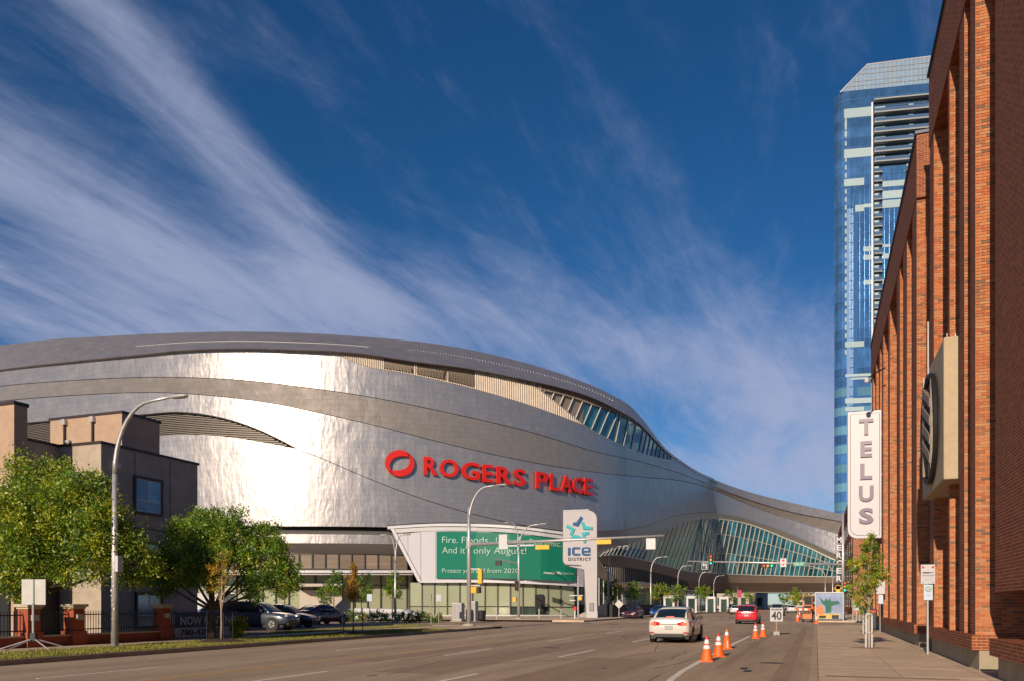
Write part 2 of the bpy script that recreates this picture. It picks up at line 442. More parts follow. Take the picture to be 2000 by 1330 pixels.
# ---------------------------------------------------------------- ground and road
KL, KR = -19.95, -0.12                                # kerb lines of the avenue
Z4 = 0.004
b = MB(); b.box(-3000, -400, -1.0, 3000, 6000, -0.012); struct('ground', b, 'far_ground')
b = MB(); b.box(KL, -20, -0.5, KR, 700, 0.0)
b.box(-400, 55.5, -0.5, KL, 73, 0.0); b.box(KR, 63, -0.5, 200, 80, 0.0)
b.box(-300, 34.5, -0.5, -26.5, 55.5, -0.002)
road = struct('road', b, 'asphalt')
def dash(x, y0, y1, w=0.13, m='paint_white', z=Z4, x2=None):
    if x2 is None: x2 = x
    q = MB(); q.hexa([(x-w/2, y0, -0.01), (x+w/2, y0, -0.01), (x2+w/2, y1, -0.01), (x2-w/2, y1, -0.01)],
                     [(x-w/2, y0, z), (x+w/2, y0, z), (x2+w/2, y1, z), (x2-w/2, y1, z)])
    return q.build('lane_marking', m, road)
for i in range(10):
    y0 = 13.3 + i * 10.7
    if 50 < y0 < 70 : continue
    dash(-7.35, y0, y0 + 4.2)
    dash(-11.0, y0 - 0.4, y0 + 3.6)
for i in range(7):
    y0 = 14.0 + i * 5.9
    if y0 > 49: break
    dash(-15.75, y0 - 1, y0 + 2.6, 0.11, 'paint_faded' if i % 2 else 'paint_white')
for i in range(6):
    y0 = 12.5 + i * 5.4
    dash(-17.55, y0, y0 + 3.2, 0.10, 'paint_faded')
dash(-13.15, 2, 52, 0.12, 'paint_yellow')
dash(-13.42, 2, 52, 0.10, 'paint_faded')
dash(-13.2, 80, 240, 0.14, 'paint_yellow')
for x in (-9.8, -6.4, -16.6): dash(x, 82, 200, 0.12, 'paint_faded')
# edge line of the parking bay, curving in at its near end
pts = [(-1.9, 9.5), (-2.25, 12.0), (-2.62, 14.6), (-2.9, 17.5), (-3.02, 20), (-3.1, 26), (-3.15, 34), (-3.15, 43)]
q = MB()
for (xa, ya), (xb, yb) in zip(pts, pts[1:]):
    q.hexa([(xa-.075, ya, -.01), (xa+.075, ya, -.01), (xb+.075, yb, -.01), (xb-.075, yb, -.01)], [(xa-.075, ya, Z4), (xa+.075, ya, Z4), (xb+.075, yb, Z4), (xb-.075, yb, Z4)])
q.build('edge_line', 'paint_white', road)
# stop bars and crossing lines at the two junctions
for y in (51.0, 54.2, 75.5, 78.5):
    q = MB(); q.box(-19.3, y, -.01, -0.6 if y > 60 else -6, y + 0.22, Z4); q.build('crossing_line', 'paint_faded', road)
# tar patches and seams
for x0, y0, x1, y1 in ((-9.9, 17, -8.2, 44), (-12.6, 20, -11.6, 38), (-2.4, 21, -2.15, 52), (-0.9, 9, -0.55, 60), (-6.3, 12, -4.3, 24)):
    q = MB(); q.box(x0, y0, -.01, x1, y1, 0.0025); q.build('asphalt_patch', 'patch', road)
random.seed(11)
for i in range(30):                                    # crack lines
    x = random.uniform(-12, -0.6); y = random.uniform(13, 48); q = MB(); h = random.uniform(-0.15, 0.15); pr = (x, y)
    for s in range(5):
        nx = pr[0] + h + random.uniform(-.12, .12) + (0.5 if i % 4 == 0 else 0); ny = pr[1] + random.uniform(.6, 1.3)
        w = .012
        q.hexa([(pr[0]-w, pr[1], -.01), (pr[0]+w, pr[1], -.01), (nx+w, ny, -.01), (nx-w, ny, -.01)], [(pr[0]-w, pr[1], .0035), (pr[0]+w, pr[1], .0035), (nx+w, ny, .0035), (nx-w, ny, .0035)]); pr = (nx, ny)
    q.build('crack', 'dark', road)
for mx_, my_ in ((-1.15, 23.5), (-9.2, 29.0), (-5.0, 47.0)):
    q = MB(); q.lathe([(0.33, -.01), (0.33, 0.006), (0.29, 0.009)], (mx_, my_, 0), 20); q.build('manhole_cover', 'iron_dull', road)
mat('oil_film', (0.16, 0.115, 0.085), .6, var=.3, vscale=3)
for i in range(26):                                    # old oil drips down the middle of the lanes
    cx_ = random.choice((-5.2, -9.1, -12.0)) + random.uniform(-.35, .35); cy_ = random.uniform(13, 52); rx = random.uniform(.05, .16); q = MB()
    q.prism([(cx_ + rx * random.uniform(.7, 1.2) * math.cos(t_), cy_ + 2.2 * rx * random.uniform(.7, 1.2) * math.sin(t_), -.01) for t_ in [k_ * math.pi / 5 for k_ in range(10)]], (0, 0, .0128)); q.build('oil_stain', 'oil_film', road)
for xx, yy in ((-1.7, 21.0), (-1.55, 20.2)):
    q = MB(); q.box(xx - .09, yy, -.01, xx + .09, yy + .55, .0036); q.build('asphalt_patch', 'dark', road)

# right pavement: kerb, then slabs laid in four rows
SW0, SW1 = KR + 0.16, 4.4
b = MB(); b.box(KR, -5, -0.3, 9.0, 62.5, 0.12)
sidewalk = struct('sidewalk', b, 'soil')
y = -3.0
while y < 62.3:
    L = 2.35
    for x0, x1 in ((SW0, 1.62), (1.62, 3.12), (3.12, 4.4)):
        q = MB(); q.box(x0 + .006, y + .006, 0.05, x1 - .006, min(y + L, 62.4) - .006, 0.15 + random.uniform(-.002, .002))
        q.build('slab', 'walk', sidewalk)
    y += L
y = -3.0
while y < 62.3:
    q = MB(); q.box(KR - 0.002, y + .004, -.1, SW0 - .004, y + 2.996, 0.152); q.build('kerbstone', 'old_kerb', sidewalk); y += 3.0
q = MB(); q.box(KR + .3, 17.6, .1, 2.6, 18.0, .1535); q.build('service_cover', 'kerb', sidewalk)
b = MB(); b.box(KR, 80, -0.3, 14.0, 400, 0.15); struct('far_sidewalk', b, 'walk')
b = MB()                                               # left verge and walk
b.box(-400, -5, -0.3, KL - 0.15, 52.2, 0.10)
b.box(-33, 34.4, 0.0, -30, 52.0, 0.16) if False else None
verge = struct('verge', b, 'soil')
def kerb_run(pts, w=0.15, top=0.14):
    q = MB()
    for (xa, ya), (xb, yb) in zip(pts, pts[1:]):
        d = Vector((xb - xa, yb - ya, 0)).normalized(); n = Vector((-d.y, d.x, 0)) * w
        q.hexa([(xa, ya, -.2), (xb, yb, -.2), (xb + n.x, yb + n.y, -.2), (xa + n.x, ya + n.y, -.2)],
               [(xa, ya, top), (xb, yb, top), (xb + n.x, yb + n.y, top), (xa + n.x, ya + n.y, top)])
    return q
corner = [(KL - 3.2 + 3.2 * math.cos(a), 50.0 + 3.2 * math.sin(a)) for a in [i * math.pi / 16 for i in range(9)]]
kerb_run([(KL, -5 + 5 * i) for i in range(11)] + [(KL, 50)] + corner[1:] + [(-60, 53.2)]).build('kerbstone', 'kerb', verge)
q = MB(); q.box(-25.0, -5, .05, -23.2, 52, .135); q.build('walkway', 'walk', verge)
q = MB(); q.box(-23.0, 44.5, .05, KL - .2, 52.0, .132); q.build('walkway', 'walk', verge)
q = MB(); q.box(-120, 34.2, .05, -27.2, 51.9, .11); q.build('parking_lot', 'lot_asphalt', verge)
# far side of the cross street: the plaza
b = MB(); b.box(-400, 73.2, -0.3, KL - .15, 260, 0.15); plaza = struct('plaza', b, 'walk')
kerb_run([(KL, 260), (KL, 76.4)] + [(KL - 3.2 + 3.2 * math.cos(a), 76.4 + 3.2 * math.sin(a)) for a in [-i * math.pi / 16 for i in range(9)]] + [(-90, 73.2)], w=-0.15).build('kerbstone', 'kerb', plaza)

def grass_strip(name, polys, n, h=0.06, seed=1):
    random.seed(seed); m = MB()
    for (x0, y0, x1, y1) in polys: m.box(x0, y0, 0.0, x1, y1, 0.145)
    base = struct(name, m, 'grass')
    m = MB(); areas = [(x1-x0)*(y1-y0) for x0,y0,x1,y1 in polys]; tot = sum(areas)
    vs, fs = [], []
    for (x0, y0, x1, y1), a in zip(polys, areas):
        for i in range(int(n * a / tot)):
            x, y = random.uniform(x0, x1), random.uniform(y0, y1); t = random.uniform(0, 6.28); hh = h * random.uniform(.4, 1.3); w = .012
            c, s = math.cos(t) * w, math.sin(t) * w; k = len(vs)
            vs += [(x-c, y-s, .14), (x+c, y+s, .14), (x + random.uniform(-.04,.04), y + random.uniform(-.04,.04), .145 + hh)]; fs.append((k, k+1, k+2))
    m.v, m.f, m.mi = vs, fs, [0] * len(fs)
    o = m.build('grass_blades', 'blade', None, kind='stuff', fix=False)
    return base
grass_strip('lawn_strip', [(-23.15, 8, KL - .16, 44.4)], 42000, seed=3)
grass_strip('lawn_patch', [(-27.0, 36.0, -25.1, 51.8)], 16000, seed=4)

# ---------------------------------------------------------------- the arena: plan of its outer wall
def turn(p, ang, rad, length, n):
    """walk along an arc; rad > 0 turns left, inf = straight"""
    out = []
    for i in range(n):
        s = length / n
        if rad is None: p = (p[0] + s * math.cos(ang), p[1] + s * math.sin(ang))
        else:
            a2 = ang + s / rad
            p = (p[0] + rad * (math.sin(a2) - math.sin(ang)), p[1] - rad * (math.cos(a2) - math.cos(ang))); ang = a2
        out.append(p)
    return p, ang, out
P0 = (-66.1, 90.7); A0 = math.atan2(0.274, 0.962)
back = []
p, a = P0, A0 + math.pi
for i in range(48):
    rad = -68.0 if i < 12 else -220.0
    a2 = a + (5.0 / 3) / rad
    p = (p[0] + rad * (math.sin(a2) - math.sin(a)), p[1] - rad * (math.cos(a2) - math.cos(a))); a = a2
    back.append(p)
p, a, f1 = turn(P0, A0, 50.0, 50.0 * R(72), 36)
p, a, f2 = turn(p, a, None, 84.0, 24)
p, a, f3 = turn(p, a, -35.0, 35.0 * R(80), 26)
p, a, f4 = turn(p, a, None, 40.0, 10)
PLAN = back[::-1] + [P0] + f1 + f2 + f3 + f4
def to_pd(q):
    r = CT * q[0] + ST * q[1]; d = -ST * q[0] + CT * q[1]
    return CX + FPX * r / d, d
PD = [to_pd(q) for q in PLAN]
PXS = np.array([q[0] for q in PD]); INV = np.array([1 / q[1] for q in PD])
def D(px): return 1.0 / float(np.interp(px, PXS, INV))
S_ARC = np.concatenate([[0], np.cumsum([math.hypot(PLAN[i+1][0]-PLAN[i][0], PLAN[i+1][1]-PLAN[i][1]) for i in range(len(PLAN)-1)])])

arena = thing('arena', 'huge silver metal clad arena with curved roof and glass bridge arm over the avenue', 'arena', (-60, 120, 0), world=True)
def fv(f, x): return f(x) if callable(f) else f
def strip(name, m, up, lo, x0, x1, ou=0.0, ol=0.0, thick=0.8, step=8, parent=None, kind=None, obj=True):
    xs = set(np.arange(x0, x1, step)) | {x1} | {float(x) for x in PXS if x0 < x < x1}
    xs = sorted(xs)
    q = MB(); ring = []
    for x in xs:
        d = D(x); yu, yl = fv(up, x), fv(lo, x)
        if yl < yu + 0.2: yl = yu + 0.2
        du, dl = d + fv(ou, x), d + fv(ol, x)
        a, b_ = P(x, du), P(x, dl); a2, b2 = P(x, du + thick), P(x, dl + thick)
        zu, zl = Zof(yu, du), Zof(yl, dl)
        ring.append([(a[0], a[1], zu), (b_[0], b_[1], zl), (b2[0], b2[1], zl), (a2[0], a2[1], zu)])
    vs = [p for r in ring for p in r]; fs = []
    for i in range(len(ring) - 1):
        for k in range(4):
            k2 = (k + 1) % 4; fs.append((4*i+k, 4*i+k2, 4*i+4+k2, 4*i+4+k))
    fs.append((3, 2, 1, 0)); n = 4 * (len(ring) - 1); fs.append((n, n+1, n+2, n+3))
    q.add(vs, fs)
    if not obj: return q
    return q.build(name, m, parent or arena, kind=kind)

T0 = curve([(-200,694),(-100,684),(0,674),(100,663),(200,657),(300,652),(480,648),(600,651),(700,657),(875,675),(970,694),(1050,715),(1120,738),(1190,768),(1235,796),(1260,824),(1278,848),(1300,875),(1330,899),(1365,921),(1400,938),(1450,956),(1550,982),(1640,1002),(1760,1026)])
T1 = curve([(-200,757),(0,721),(140,705),(280,691),(350,684),(490,680),(560,682),(700,689),(800,704),(927,721),(1004,736),(1085,754),(1155,775),(1207,800),(1246,824),(1274,852),(1300,880),(1330,903),(1365,925),(1400,941)])
T2 = curve([(640,683),(700,710),(805,731),(927,759),(1050,796),(1144,831)])
GU = curve([(1057,761),(1102,771),(1155,789),(1225,817),(1260,841),(1285,868),(1312,896)])
GL = curve([(1057,762),(1095,792),(1144,831),(1190,857),(1242,880),(1285,893),(1312,898)])
T3 = curve([(-200,780),(0,754),(140,743),(315,736.5),(490,744),(630,761),(700,771.5),(875,806),(1050,848),(1155,880),(1260,904),(1330,925),(1365,938),(1400,952),(1450,971),(1523,994),(1645,1019),(1760,1042)])
T4 = curve([(-200,806),(0,782),(140,771),(315,765.5),(490,780),(700,822),(875,866),(1015,897),(1155,920),(1260,931),(1330,938),(1365,946),(1400,958),(1450,980),(1523,1007),(1645,1044),(1760,1070)])
LU = curve([(-200,850),(-60,836),(75,824),(200,814),(273,810),(350,805),(402,810),(455,822),(525,848.5),(577,875)])
LL = curve([(-200,900),(75,876),(200,862),(305,851),(385,848.5),(455,854),(525,866),(577,875.5)])
T6 = curve([(577,875),(616,889),(700,925),(805,966),(910,999),(1015,1023),(1100,1037)])
T7 = curve([(-200,1035),(0,1030),(400,1027),(560,1027),(760,1029),(900,1035),(1100,1042)])
TB = curve([(1100,1040),(1165,1037),(1220,1033),(1260,1026),(1300,1012),(1340,1003),(1380,1000),(1420,1004),(1500,1025),(1560,1048),(1625,1078),(1760,1140)])
FU = curve([(1165,1086),(1180,1078),(1200,1069),(1240,1057),(1290,1040),(1320,1025),(1350,1015),(1380,1012),(1420,1015),(1460,1023),(1500,1037),(1531,1050),(1581,1070),(1625,1091),(1700,1118)])
FL = curve([(1165,1087),(1200,1083),(1240,1089),(1300,1104),(1340,1114),(1400,1119),(1500,1123),(1640,1126),(1760,1128)])
DB = curve([(1165,1099),(1176,1101),(1240,1110),(1300,1122),(1326,1130),(1370,1136),(1420,1137),(1640,1138),(1760,1139)])

def lean_roof(x): return float(np.interp(x, [-200, 1000, 1200, 1290, 1400, 1760], [12, 12, 9, 4, 1.5, 1.5]))
strip('roof_edge', 'skin_roof', T0, T1, -200, 1400, lean_roof, -0.9, thick=1.5)
# thin bright trim along the eave, from the middle of the bowl onward
mid = lambda x: T0(x) * 0.42 + T1(x) * 0.58
strip('eave_trim', 'galv_matt', lambda x: mid(x) - 0.6, lambda x: mid(x) + .3, 265, 720, lambda x: lean_roof(x) * 0.42 - 0.9, lambda x: lean_roof(x) * 0.42 - 0.9, thick=0.5)
# snow guards: a row of small studs on the roof slope
q = MB()
for x in np.arange(800, 1200, 5.5):
    f = 0.45; y = T0(x) * (1 - f) + T1(x) * f; d = D(x) + lean_roof(x) * (1 - f) - 0.9 * f - 0.45
    X, Y = P(x, d); z = Zof(y, d); q.box(X - .045, Y - .045, z, X + .045, Y + .045, z + .07)
q.build('snow_guards', 'skin_roof', arena, kind='stuff')
# roof deck behind the edge
q = MB(); xs = list(np.arange(-200, 1290, 20)); ring = []
for x in xs:
    d = D(x) + lean_roof(x); z = Zof(T0(x), d) - 0.3
    a_, c_ = P(x, d), P(x, d + 75); ring.append([(a_[0], a_[1], z), (c_[0], c_[1], z - 1.5), (c_[0], c_[1], z - 4), (a_[0], a_[1], z - 2.5)])
vs = [p for r in ring for p in r]; fs = []
for i in range(len(ring) - 1):
    for k in range(4): k2 = (k+1) % 4; fs.append((4*i+k, 4*i+k2, 4*i+4+k2, 4*i+4+k))
q.add(vs, fs); q.build('roof_deck', 'skin_roof', arena)

G1 = 1.3
strip('backing', 'shadow_gap', lambda x: T1(x) - 4, lambda x: 1027 if x < 1100 else TB(x), -200, 1395, 2.2, 2.2, thick=1.2)
strip('upper_cladding', 'skin', lambda x: (T1(x) if x < 640 else T2(x)), lambda x: T3(x) - G1, -200, 1144)
strip('upper_cladding', 'skin', lambda x: GL(x) + 1.5 if x < 1312 else T1(x), lambda x: T3(x) - 1, 1144, 1400)
strip('middle_band', 'skin_band', T3, T4, -200, 1400, 0.05, 0.62)
strip('lower_cladding', 'skin', lambda x: T4(x) + G1, LU, -200, 577)
strip('lower_cladding', 'skin', lambda x: T4(x) + G1, T6, 577, 1100)
strip('lower_cladding', 'skin', lambda x: T4(x) + 1, TB, 1100, 1400)
strip('base_cladding', 'skin', LL, T7, -200, 577)
strip('base_cladding', 'skin', lambda x: T6(x) + G1, T7, 577, 1100)
# bridge arm: three pleated bands
strip('bridge_band', 'skin', T0, lambda x: T3(x) - 0.8, 1400, 1760, 0.9, -0.3)
strip('bridge_band', 'skin_band', T3, T4, 1400, 1760, 0.2, 1.2)
strip('bridge_band', 'skin', lambda x: T4(x) + .8, TB, 1400, 1760, 0.4, -0.2)
q = MB(); ring = []
for x in np.arange(1300, 1760, 20):                    # roof of the bridge arm
    d = D(x) + 1.2; z = Zof(T0(x), d) - .3; a_, c_ = P(x, d), P(x, d + 24)
    ring.append([(a_[0], a_[1], z), (c_[0], c_[1], z), (c_[0], c_[1], z - 2), (a_[0], a_[1], z - 2)])
vs = [p for r in ring for p in r]; fs = []
for i in range(len(ring) - 1):
    for k in range(4): k2 = (k+1) % 4; fs.append((4*i+k, 4*i+k2, 4*i+4+k2, 4*i+4+k))
q.add(vs, fs); q.build('bridge_roof', 'skin_roof', arena)
strip('fold', 'fold_metal', lambda x: TB(x) + 0.8, FU, 1165, 1700, -0.1, 1.0)
q = strip('arch_trim', 'mullion', lambda x: FU(x) - 1.4, lambda x: FU(x) + 0.8, 1240, 1640, 0.5, 0.5, thick=0.5)
# reveal and lower skirt under the bowl
strip('reveal', 'fold_metal', T7, lambda x: T7(x) + 15, -200, 1150, 1.9, 0.4)
strip('skirt', 'skin', lambda x: T7(x) + 15.4, lambda x: T7(x) + 33, -200, 1150, -0.5, -0.5)
strip('soffit', 'beige_soffit', lambda x: T7(x) + 33, lambda x: T7(x) + 55, -200, 1150, 0.2, 2.6)

# ribbed screen under the eave
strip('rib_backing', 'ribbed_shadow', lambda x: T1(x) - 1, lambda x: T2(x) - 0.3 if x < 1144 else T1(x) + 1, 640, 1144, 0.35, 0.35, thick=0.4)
q = MB()
for x in np.arange(641, 1143, 3.6):
    yu, yl = T1(x), T2(x)
    if x > 1057: yu = GL(x)
    elif 960 < x: yu = T1(x) + (GL(x) - T1(x)) * ((x - 960) / 97.0) ** 1.0 if False else T1(x)
    if 748 < x < 927 : yu = yl - (3 if (x - 748) % 62 > 4 else 22)
    if yl - yu < 1: continue
    d = D(x); X, Y = P(x, d); w = 0.085
    q.box(X - w, Y - w, Zof(yl, d), X + w, Y + 0.3, Zof(yu, d) - .05)
q.build('ribs', 'ribbed_tan', arena, kind='stuff')
for xa, xb in ((750, 808), (812, 868), (872, 926)):    # louvre boxes in the screen
    strip('vent_box', 'vent_tan', lambda x: T1(x) + (8 if x < 850 else 11), lambda x: T2(x) - 4, xa, xb, -0.05, 0.3, thick=.35)
    q = MB()
    for k in range(5):
        for x in np.arange(xa, xb - 4, 6):
            y = (T1(x) + 10) * (1 - k / 5) + (T2(x) - 5) * k / 5; d = D(x) - 0.15; X, Y = P(x, d); X2, Y2 = P(x + 5.4, D(x + 5.4) - .15); z = Zof(y, d)
            q.hexa([(X, Y, z - .09), (X2, Y2, z - .35), (X2, Y2 + .2, z - .35), (X, Y + .2, z - .09)], [(X, Y, z), (X2, Y2, z - .26), (X2, Y2 + .2, z - .26), (X, Y + .2, z)])
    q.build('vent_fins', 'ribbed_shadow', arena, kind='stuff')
# ribbed soffit above the high window
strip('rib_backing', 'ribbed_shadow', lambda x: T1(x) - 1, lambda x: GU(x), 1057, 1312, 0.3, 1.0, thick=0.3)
q = MB()
for x in np.arange(985, 1300, 3.0):
    yu = T1(x) + .5; yl = GU(x) if x > 1057 else T1(x) + (x - 985) / 72 * (GU(1057) - T1(1057))
    if yl - yu < .6: continue
    d = D(x) - .05; X, Y = P(x, d); q.box(X - .06, Y - .06, Zof(yl, d), X + .06, Y + .4, Zof(yu, d))
q.build('ribs', 'brown_soffit', arena, kind='stuff')

def glazing(tag_, up, lo, x0, x1, step, lean, glass, rows=(), off=0.5, mw=0.16, mm='mullion', proud=0.25, minh=1.5):
    """a lens of leaning mullions with a pane in every bay; lean = photo px the head sits right of the foot per px of height"""
    feet = []; x = x0
    while x < x1:
        feet.append(x); x += step(x) if callable(step) else step
    feet.append(x1)
    ln = lean if callable(lean) else (lambda x: lean)
    def pt(xf, t):
        yl = lo(xf); yu = up(xf); xx = xf
        for _ in range(6):
            xx = xf + (yl - up(xx)) * ln(xf); xx = min(xx, x1)
        yu = min(up(xx), yl)
        X_ = xf + (xx - xf) * t; y = yl + (yu - yl) * t
        d = D(X_) + off; q = P(X_, d); return Vector((q[0], q[1], Zof(y, d))), yl - yu
    ts = [0.0] + list(rows) + [1.0]
    for a_, b_ in zip(feet, feet[1:]):
        for t0, t1 in zip(ts, ts[1:]):
            c = [pt(a_, t0)[0], pt(b_, t0)[0], pt(b_, t1)[0], pt(a_, t1)[0]]
            if (c[3] - c[0]).length < 0.15 and (c[2] - c[1]).length < 0.15: continue
            bk = Vector((-ST, CT, 0)) * 0.12
            q = MB(); q.hexa(c, [v_ + bk for v_ in c]); q.build('pane', glass(a_) if callable(glass) else glass, arena)
    for a_ in feet:
        p0, h = pt(a_, 0); p1, _ = pt(a_, 1)
        if h < minh: continue
        fr = Vector((-ST, CT, 0)) * -proud; q = MB(); q.tube([p0 + fr, p1 + fr], mw, 4); q.build('mullion', mm, arena)
    for t in rows:
        q = MB(); q.tube([pt(a_, t)[0] - Vector((-ST, CT, 0)) * proud for a_ in feet], mw * .8, 4); q.build('transom', mm, arena)
strip('window_backing', 'dark', GU, GL, 1057, 1312, 1.2, 1.2, thick=0.5)
glazing('w', GU, GL, 1062, 1310, lambda x: 15.5 if x < 1240 else 8, lambda x: 0.42 if x < 1200 else 0.2, 'teal_glass', off=0.35, mw=0.11, mm='mullion')
strip('sill_trim', 'mullion', lambda x: GL(x), lambda x: GL(x) + 1.5, 1057, 1312, -.1, -.1, thick=.5)

# dark louvre lens low on the bowl: level slats
strip('louvre_backing', 'louvre_dark', lambda x: LU(x) - 1, lambda x: LL(x) + 1, -200, 577, 1.3, 1.3, thick=0.6)
z = 18.0
while z < 30:
    q = MB(); run = []
    for x in np.arange(-200, 580, 8):
        d = D(x) + 0.45; y = HY - (z - EYE) * FPX / d
        if LU(x) - .5 < y < LL(x) + .5: run.append(P(x, d))
        else:
            if len(run) > 2:
                for (xa, ya), (xb, yb) in zip(run, run[1:]): q.hexa([(xa, ya, z - .1), (xb, yb, z - .1), (xb, yb + .5, z), (xa, ya + .5, z)], [(xa, ya, z + .04), (xb, yb, z + .04), (xb, yb + .5, z + .14), (xa, ya + .5, z + .14)])
            run = []
    if len(run) > 2:
        for (xa, ya), (xb, yb) in zip(run, run[1:]): q.hexa([(xa, ya, z - .1), (xb, yb, z - .1), (xb, yb + .5, z), (xa, ya + .5, z)], [(xa, ya, z + .04), (xb, yb, z + .04), (xb, yb + .5, z + .14), (xa, ya + .5, z + .14)])
    if q.f: q.build('louvre_slat', 'louvre', arena)
    z += 0.25
strip('lens_trim', 'shadow_gap', lambda x: LU(x) - 1.6, lambda x: LU(x) + .3, -200, 577, -.05, -.05, thick=.4)

# great glazed hall: oblique part along the avenue, then the part that crosses it
strip('hall_backing', 'dark', lambda x: FU(x) + 1, lambda x: FL(x) - .5, 1166, 1700, 1.9, 1.9, thick=0.6)
glazing('o', FU, FL, 1170, 1370, lambda x: 8 if x < 1300 else 7, 0.35, 'streak_reflection_glass', off=0.8, mw=0.05, mm='dark_mullion', proud=.02)
q = MB()
for x in np.arange(1172, 1262, 7.6):                   # pale raking struts at the low end
    d = D(x) + .4; xt = x + 9; dt = D(xt) + .4
    a_ = P(x, d); c_ = P(xt, dt); q.tube([(a_[0], a_[1], Zof(FL(x), d)), (c_[0], c_[1], Zof(max(FU(xt), FL(x) - 17), dt))], .14, 5)
q.build('raking_strut', 'mullion', arena)
glazing('f', FU, FL, 1347, 1655, 9.2, 0.20, 'teal_glass', rows=(0.38, 0.72), off=0.9, mw=0.115, proud=.12)
q = MB()
for x in np.arange(1380, 1640, 18.4):                  # thin second set leaning the other way
    d = D(x) + 1.0; yl = FL(x); xt = x + 3; yu = max(FU(xt), FL(x) - 110)
    a_ = P(x + 4, d); c_ = P(xt - 8, D(xt) + 1.0); q.tube([(a_[0], a_[1], Zof(yl, d)), (c_[0], c_[1], Zof(yu, d))], .05, 4)
q.build('brace_rods', 'mullion', arena, kind='stuff')
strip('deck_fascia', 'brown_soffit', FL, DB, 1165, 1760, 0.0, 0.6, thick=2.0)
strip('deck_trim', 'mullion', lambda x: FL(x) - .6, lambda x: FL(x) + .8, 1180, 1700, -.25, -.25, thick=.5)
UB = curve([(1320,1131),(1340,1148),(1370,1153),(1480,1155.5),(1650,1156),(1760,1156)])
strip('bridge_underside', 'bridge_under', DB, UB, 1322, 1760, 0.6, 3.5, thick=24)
strip('bridge_lip', 'beige_soffit', lambda x: UB(x), lambda x: UB(x) + .8, 1420, 1700, 3.3, 3.3, thick=.4)
# slatted strip and canopy below the deck on the avenue side
CU = curve([(1169,1093),(1186,1114),(1200,1128),(1256,1136),(1326,1149),(1390,1155)])
strip('slat_backing', 'louvre_dark', lambda x: DB(x), lambda x: CU(x), 1169, 1345, 1.6, 1.6, thick=.5)
q = MB()
for x in np.arange(1177, 1342, 4.0):
    if CU(x) - DB(x) < 2: continue
    d = D(x) + 1.2; X, Y = P(x, d); q.box(X - .05, Y - .12, Zof(CU(x), d), X + .22, Y + .12, Zof(DB(x), d))
q.build('slats', 'louvre', arena, kind='stuff')
strip('canopy_lip', 'galv', lambda x: CU(x) - .5, lambda x: CU(x) + 2.4, 1150, 1392, -1.3, -1.3, thick=.5)
C2 = curve([(1100,1100),(1169,1128),(1200,1148),(1240,1156),(1260,1150),(1300,1150),(1390,1160)])
strip('canopy_soffit', 'fold_metal', lambda x: CU(x) + 2.4, C2, 1120, 1392, -1.0, 2.0, thick=1.0)
strip('wall_core', 'shadow_gap', lambda x: T7(x) + 54 if x < 1120 else DB(x), 1198, -200, 1400, 3.2, 3.2, thick=1.5)

# concourse windows below the bowl, seen above the annex roof line and left of it
def bays(name, x0, x1, step, yu, yl, off, m, thick=.15, fm='dark_mullion', fw=.09, parent=None, rows=(), frame=True):
    par = parent or arena; xs = list(np.arange(x0, x1 - step * .4, step)) + [x1]
    yc = lambda x, t: fv(yu, x) + (fv(yl, x) - fv(yu, x)) * t
    ts = [0.0] + list(rows) + [1.0]
    for a_, b_ in zip(xs, xs[1:]):
        for t0, t1 in zip(ts, ts[1:]):
            da, db = D(a_) + fv(off, a_), D(b_) + fv(off, b_); pa, pb = P(a_, da), P(b_, db)
            c = [(pa[0], pa[1], Zof(yc(a_, t1), da)), (pb[0], pb[1], Zof(yc(b_, t1), db)), (pb[0], pb[1], Zof(yc(b_, t0), db)), (pa[0], pa[1], Zof(yc(a_, t0), da))]
            q = MB(); q.hexa(c, [(v_[0] - ST * thick, v_[1] + CT * thick, v_[2]) for v_ in c]); q.build(name, m(a_, t0) if callable(m) else m, par)
    if frame:
        for a_ in xs:
            da = D(a_) + fv(off, a_) - .08; pa = P(a_, da); q = MB(); q.box(pa[0]-fw, pa[1]-fw, Zof(yc(a_, 1), da), pa[0]+fw, pa[1]+fw, Zof(yc(a_, 0), da)); q.build('mullion', fm, par)
        for t in rows:
            q = MB(); q.tube([(*P(a_, D(a_) + fv(off, a_) - .06), Zof(yc(a_, t), D(a_) + fv(off, a_))) for a_ in xs], fw * .7, 4); q.build('transom', fm, par)
bays('window', 380, 795, 25.6, lambda x: T7(x) + 55, lambda x: T7(x) + 82, 2.4, 'window_brown', rows=())
strip('ledge', 'louvre_dark', lambda x: T7(x) + 82, 1113, 360, 800, 1.0, 1.0, thick=2)
strip('canopy_edge', 'white_metal', 1113, 1118, 360, 806, -3.5, -3.5, thick=6)
strip('canopy_edge', 'white_metal', 1119.4, 1121.5, 360, 806, -3.2, -3.2, thick=5)
bays('pane', 360, 806, 25.6, 1121.5, 1199, 0.6, lambda x, t: 'pale_glass' if (t > 0.1 or x > 560) else 'dim_glass', rows=(0.27,))
strip('entrance_wall', 'beige_soffit', 1152, 1199, 585, 668, -1.0, -1.0, thick=.6)
strip('entrance_canopy', 'beige_soffit', 1139, 1144.5, 575, 668, -4.0, -4.0, thick=4)
bays('pane', 1125, 1395, 9.0, lambda x: C2(x) - 1, lambda x: 1201 - (x - 1125) * 0.03, lambda x: 1.5, 'dim_glass', rows=(0.4,), fm='galv_matt', fw=.06)
